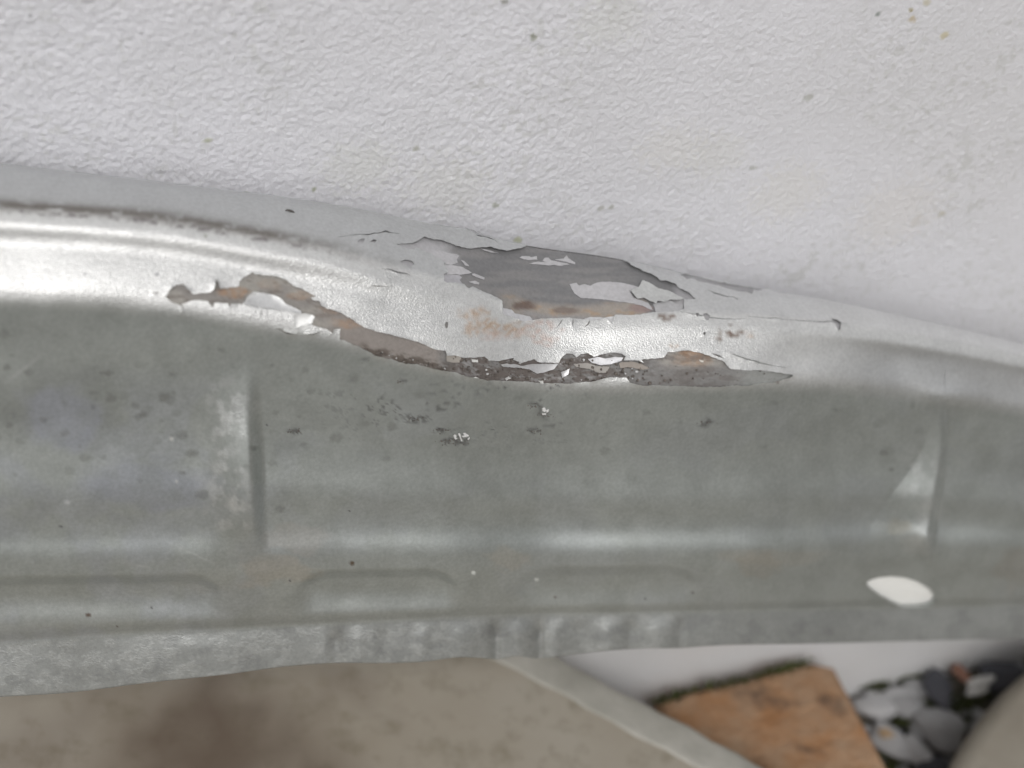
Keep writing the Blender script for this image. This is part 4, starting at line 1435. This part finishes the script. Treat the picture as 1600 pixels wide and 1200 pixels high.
# clay brick against the wall
BZ = 0.048
bl = on_level(1040, 1086, BZ)
br = on_level(1297, 1022, BZ)
bf = on_level(1394, 1206, BZ)
brick_m = simple_mat('orange_clay', (0.38, 0.19, 0.085), (0.43, 0.30, 0.20), 70, 0.95, 0.004, 160, (0.13, 0.085, 0.06), 42, (0.53, 0.68))
bl2 = bl - (br - bl) * 0.06
fd = (bf - br) * 1.12
dirf = (bf - br) / abs(bf[1] - br[1])
bx0, bx1 = bl2[0], br[0]
by1 = br[1]
nrm_ = (br - bl) / np.linalg.norm(br - bl)
brick_out = [tuple((br - nrm_ * 0.009)[:2]), tuple((br + fd * 0.08)[:2]), tuple((br + fd)[:2]), tuple((bl2 + fd)[:2]), tuple(bl2[:2])]
bk = prism('clay_brick', brick_out, -0.02, BZ - 0.001, brick_m, 0.004, 3)
tag(bk, 'weathered orange clay brick on the gravel against the foot of the wall', 'brick')

# thick round-edged stone at the right
RZ = 0.055
ro = [on_level(px, py, RZ) for px, py in [(1640, 1010), (1600, 1040), (1565, 1072), (1532, 1110), (1505, 1150), (1480, 1195), (1462, 1250), (1456, 1320)]]
ro = [(p[0], p[1]) for p in ro]
far = [(ro[-1][0] + 0.05, ro[-1][1] - 0.06), (ro[-1][0] + 0.18, ro[-1][1] - 0.06), (ro[0][0] + 0.16, ro[0][1] - 0.03), (ro[0][0] + 0.06, ro[0][1] + 0.004)]
stone_m = simple_mat('taupe_stone', (0.27, 0.24, 0.195), (0.35, 0.32, 0.27), 25, 0.85, 0.0008, 300)
rst = prism('paving_stone', ro[::-1] + far[::-1], -0.01, RZ, stone_m, 0.010, 5)
tag(rst, 'smooth taupe paving stone with a rounded edge in the right corner', 'stone')


def pebble_mesh(seed, sx, sy, sz, jag=0.34):
    bm = bmesh.new()
    bmesh.ops.create_icosphere(bm, subdivisions=3, radius=1.0)
    rnd = np.random.default_rng(seed)
    ph = rnd.uniform(0, 6.28, (6, 3))
    fr_ = rnd.uniform(0.8, 2.4, (6, 3))
    for v in bm.verts:
        p = np.array(v.co)
        d = 1 + sum(jag / (k + 1.6) * math.sin((fr_[k] * p).sum() * 1.4 + ph[k, 0]) for k in range(6)) * 0.7
        v.co = Vector((p[0] * sx * d, p[1] * sy * d, p[2] * sz * d))
    me = bpy.data.meshes.new('pebble')
    bm.to_mesh(me)
    bm.free()
    me.polygons.foreach_set('use_smooth', np.ones(len(me.polygons), bool))
    return me


pm = [simple_mat('grey_pebble', (0.30, 0.30, 0.305), (0.40, 0.40, 0.41), 60, 0.8, 0.0004, 500),
      simple_mat('pale_pebble', (0.42, 0.42, 0.43), (0.55, 0.55, 0.56), 60, 0.8, 0.0004, 500),
      simple_mat('slate_pebble', (0.045, 0.047, 0.058), (0.09, 0.09, 0.105), 60, 0.7, 0.0004, 500),
      simple_mat('red_shard', (0.24, 0.12, 0.085), (0.32, 0.17, 0.12), 60, 0.85, 0.0004, 500),
      simple_mat('white_shell', (0.60, 0.59, 0.57), (0.72, 0.71, 0.69), 60, 0.6),
      simple_mat('ochre_pebble', (0.42, 0.29, 0.17), (0.50, 0.37, 0.25), 60, 0.8)]

placed = []


def pebble(px, py, wx, wy, mat, label, group=None, seed=0, z=0.010, rot=0.0, hz=0.55):
    p = on_level(px, py, z)
    s = np.linalg.norm(p - np.array([0, -CD, HC])) / FPX * 1.0
    sx, sy = wx * 0.5 * s, wy * 0.5 * s / 0.85
    szz = hz * min(sx, sy)
    me = pebble_mesh(seed, sx, sy, szz)
    me.materials.append(pm[mat])
    o = bpy.data.objects.new('pebble', me)
    C.objects.link(o)
    o.location = (p[0], min(p[1], -max(sx, sy) - 0.001) if p[1] > -max(sx, sy) else p[1], max(szz * 0.72, z * 0.6))
    o.rotation_euler = (0, 0, rot)
    placed.append((o.location.x, o.location.y, max(sx, sy)))
    tag(o, label, 'pebble', group or 'pebbles in the gravel strip')
    return o


pebble(1393, 1060, 62, 34, 1, 'pale oblong pebble nearest the top of the gravel beside the brick', seed=1)
pebble(1372, 1096, 56, 50, 1, 'pale rounded pebble touching the right side of the brick', seed=2, rot=.4)
pebble(1416, 1096, 66, 40, 0, 'flat grey pebble in the middle of the gravel', seed=3, rot=-.2)
pebble(1474, 1128, 66, 66, 0, 'largest round grey pebble beside the taupe stone', seed=4, rot=.3, z=.014)
pebble(1436, 1168, 34, 58, 1, 'upright pale pebble at the bottom of the gravel', seed=5, rot=.1)
pebble(1394, 1150, 44, 60, 1, 'long pale pebble leaning on the brick near the bottom edge', seed=6, rot=.35)
pebble(1470, 1062, 40, 62, 2, 'dark slate-blue stone in the upper gravel', seed=7, z=.018, rot=-.3)
pebble(1507, 1036, 20, 40, 3, 'reddish brown shard behind the dark slate stone', seed=8, z=.018, rot=.2)
pebble(1536, 1053, 50, 20, 4, 'small white pebble tucked against the taupe stone', seed=9, z=.022, rot=.3)
pebble(1552, 1020, 70, 40, 2, 'dark stone half hidden behind the panel lip at the right', seed=10, z=.016)
pebble(1434, 1062, 34, 40, 0, 'small blue-grey pebble left of the dark slate stone', seed=11, rot=.5)
pebble(1388, 1132, 22, 16, 5, 'small ochre pebble between the pale ones', seed=12, z=.016)
pebble(1458, 1196, 56, 40, 2, 'dark stone at the bottom edge of the picture', seed=13, z=.008)
pebble(1440, 1128, 26, 34, 0, 'small grey pebble left of the largest round one', seed=14, rot=.2)
pebble(1340, 1042, 40, 26, 1, 'pale pebble between the brick corner and the wall', seed=15, z=.006)
rp_ = random.Random(3)
cnt = 0
for k in range(900):
    px, py = rp_.uniform(1325, 1620), rp_.uniform(1010, 1290)
    p = on_level(px, py, 0.006)
    r = rp_.uniform(0.0026, 0.0055)
    if p[1] > -r - 0.001:
        continue
    if p[0] < bx1 + 0.002 - dirf[0] * 0 + dirf[0] * abs(p[1]) + r:
        continue
    if any(math.hypot(p[0] - a, p[1] - b) < (r + c) * 0.66 for a, b, c in placed):
        continue
    if in_poly(np.array([p[0]]), np.array([p[1]]), ro + far[:])[0]:
        continue
    me = pebble_mesh(200 + k, r, r * rp_.uniform(.65, 1), r * .6)
    me.materials.append(pm[rp_.choice([0, 0, 1, 1, 0, 2])])
    o = bpy.data.objects.new('pebble', me)
    C.objects.link(o)
    o.location = (p[0], p[1], r * 0.4)
    o.rotation_euler = (0, 0, rp_.uniform(0, 3))
    placed.append((p[0], p[1], r))
    tag(o, 'small filler pebble wedged among the larger gravel stones', 'pebble', 'small filler pebbles')
    cnt += 1
    if cnt > 110:
        break

# moss and weeds between the stones and along the brick's back edge
moss_m = simple_mat('moss', (0.06, 0.075, 0.022), (0.13, 0.15, 0.05), 300, 0.95)
mv, mf = [], []


def tuft(x, y, z, r, n):
    for k in range(n):
        a = rp_.uniform(0, 6.28)
        rr = r * math.sqrt(rp_.random())
        bx, by = x + rr * math.cos(a), y + rr * math.sin(a)
        by = min(by, -0.0005)
        h = rp_.uniform(0.0015, 0.0045)
        w = rp_.uniform(0.0006, 0.0014)
        t = rp_.uniform(0, 6.28)
        dx, dy = math.cos(t) * w, math.sin(t) * w
        lx, ly = rp_.uniform(-1, 1) * h * .6, rp_.uniform(-1, .2) * h * .6
        i = len(mv)
        mv.extend([(bx - dx, by - dy, z), (bx + dx, by + dy, z), (bx + lx + dx * .5, by + ly + dy * .5, z + h * .7), (bx + lx * 1.4, by + ly * 1.4, z + h)])
        mf.extend([(i, i + 1, i + 2), (i, i + 2, i + 3)])


for k in range(70):
    t = rp_.random()
    q_ = bl2 + (br - nrm_ * 0.009 - bl2) * t
    tuft(q_[0], q_[1] - 0.001, BZ - 0.002, 0.0026, rp_.choice([0, 2, 4, 9]))
for (px, py) in [(1355, 1056), (1364, 1050), (1410, 1040), (1425, 1060), (1448, 1098), (1438, 1108), (1410, 1160), (1408, 1172), (1395, 1118), (1535, 1072), (1555, 1058), (1515, 1090), (1500, 1110), (1420, 1125), (1380, 1078), (1480, 1090), (1440, 1090), (1392, 1190)]:
    p = on_level(px, py, 0.006)
    tuft(p[0], p[1], 0.004, 0.006, 60)
moss = mesh_obj('moss', mv, mf, moss_m, smooth=False)
tag(moss, 'dark green moss along the brick and between the pebbles', 'moss', kind='stuff')
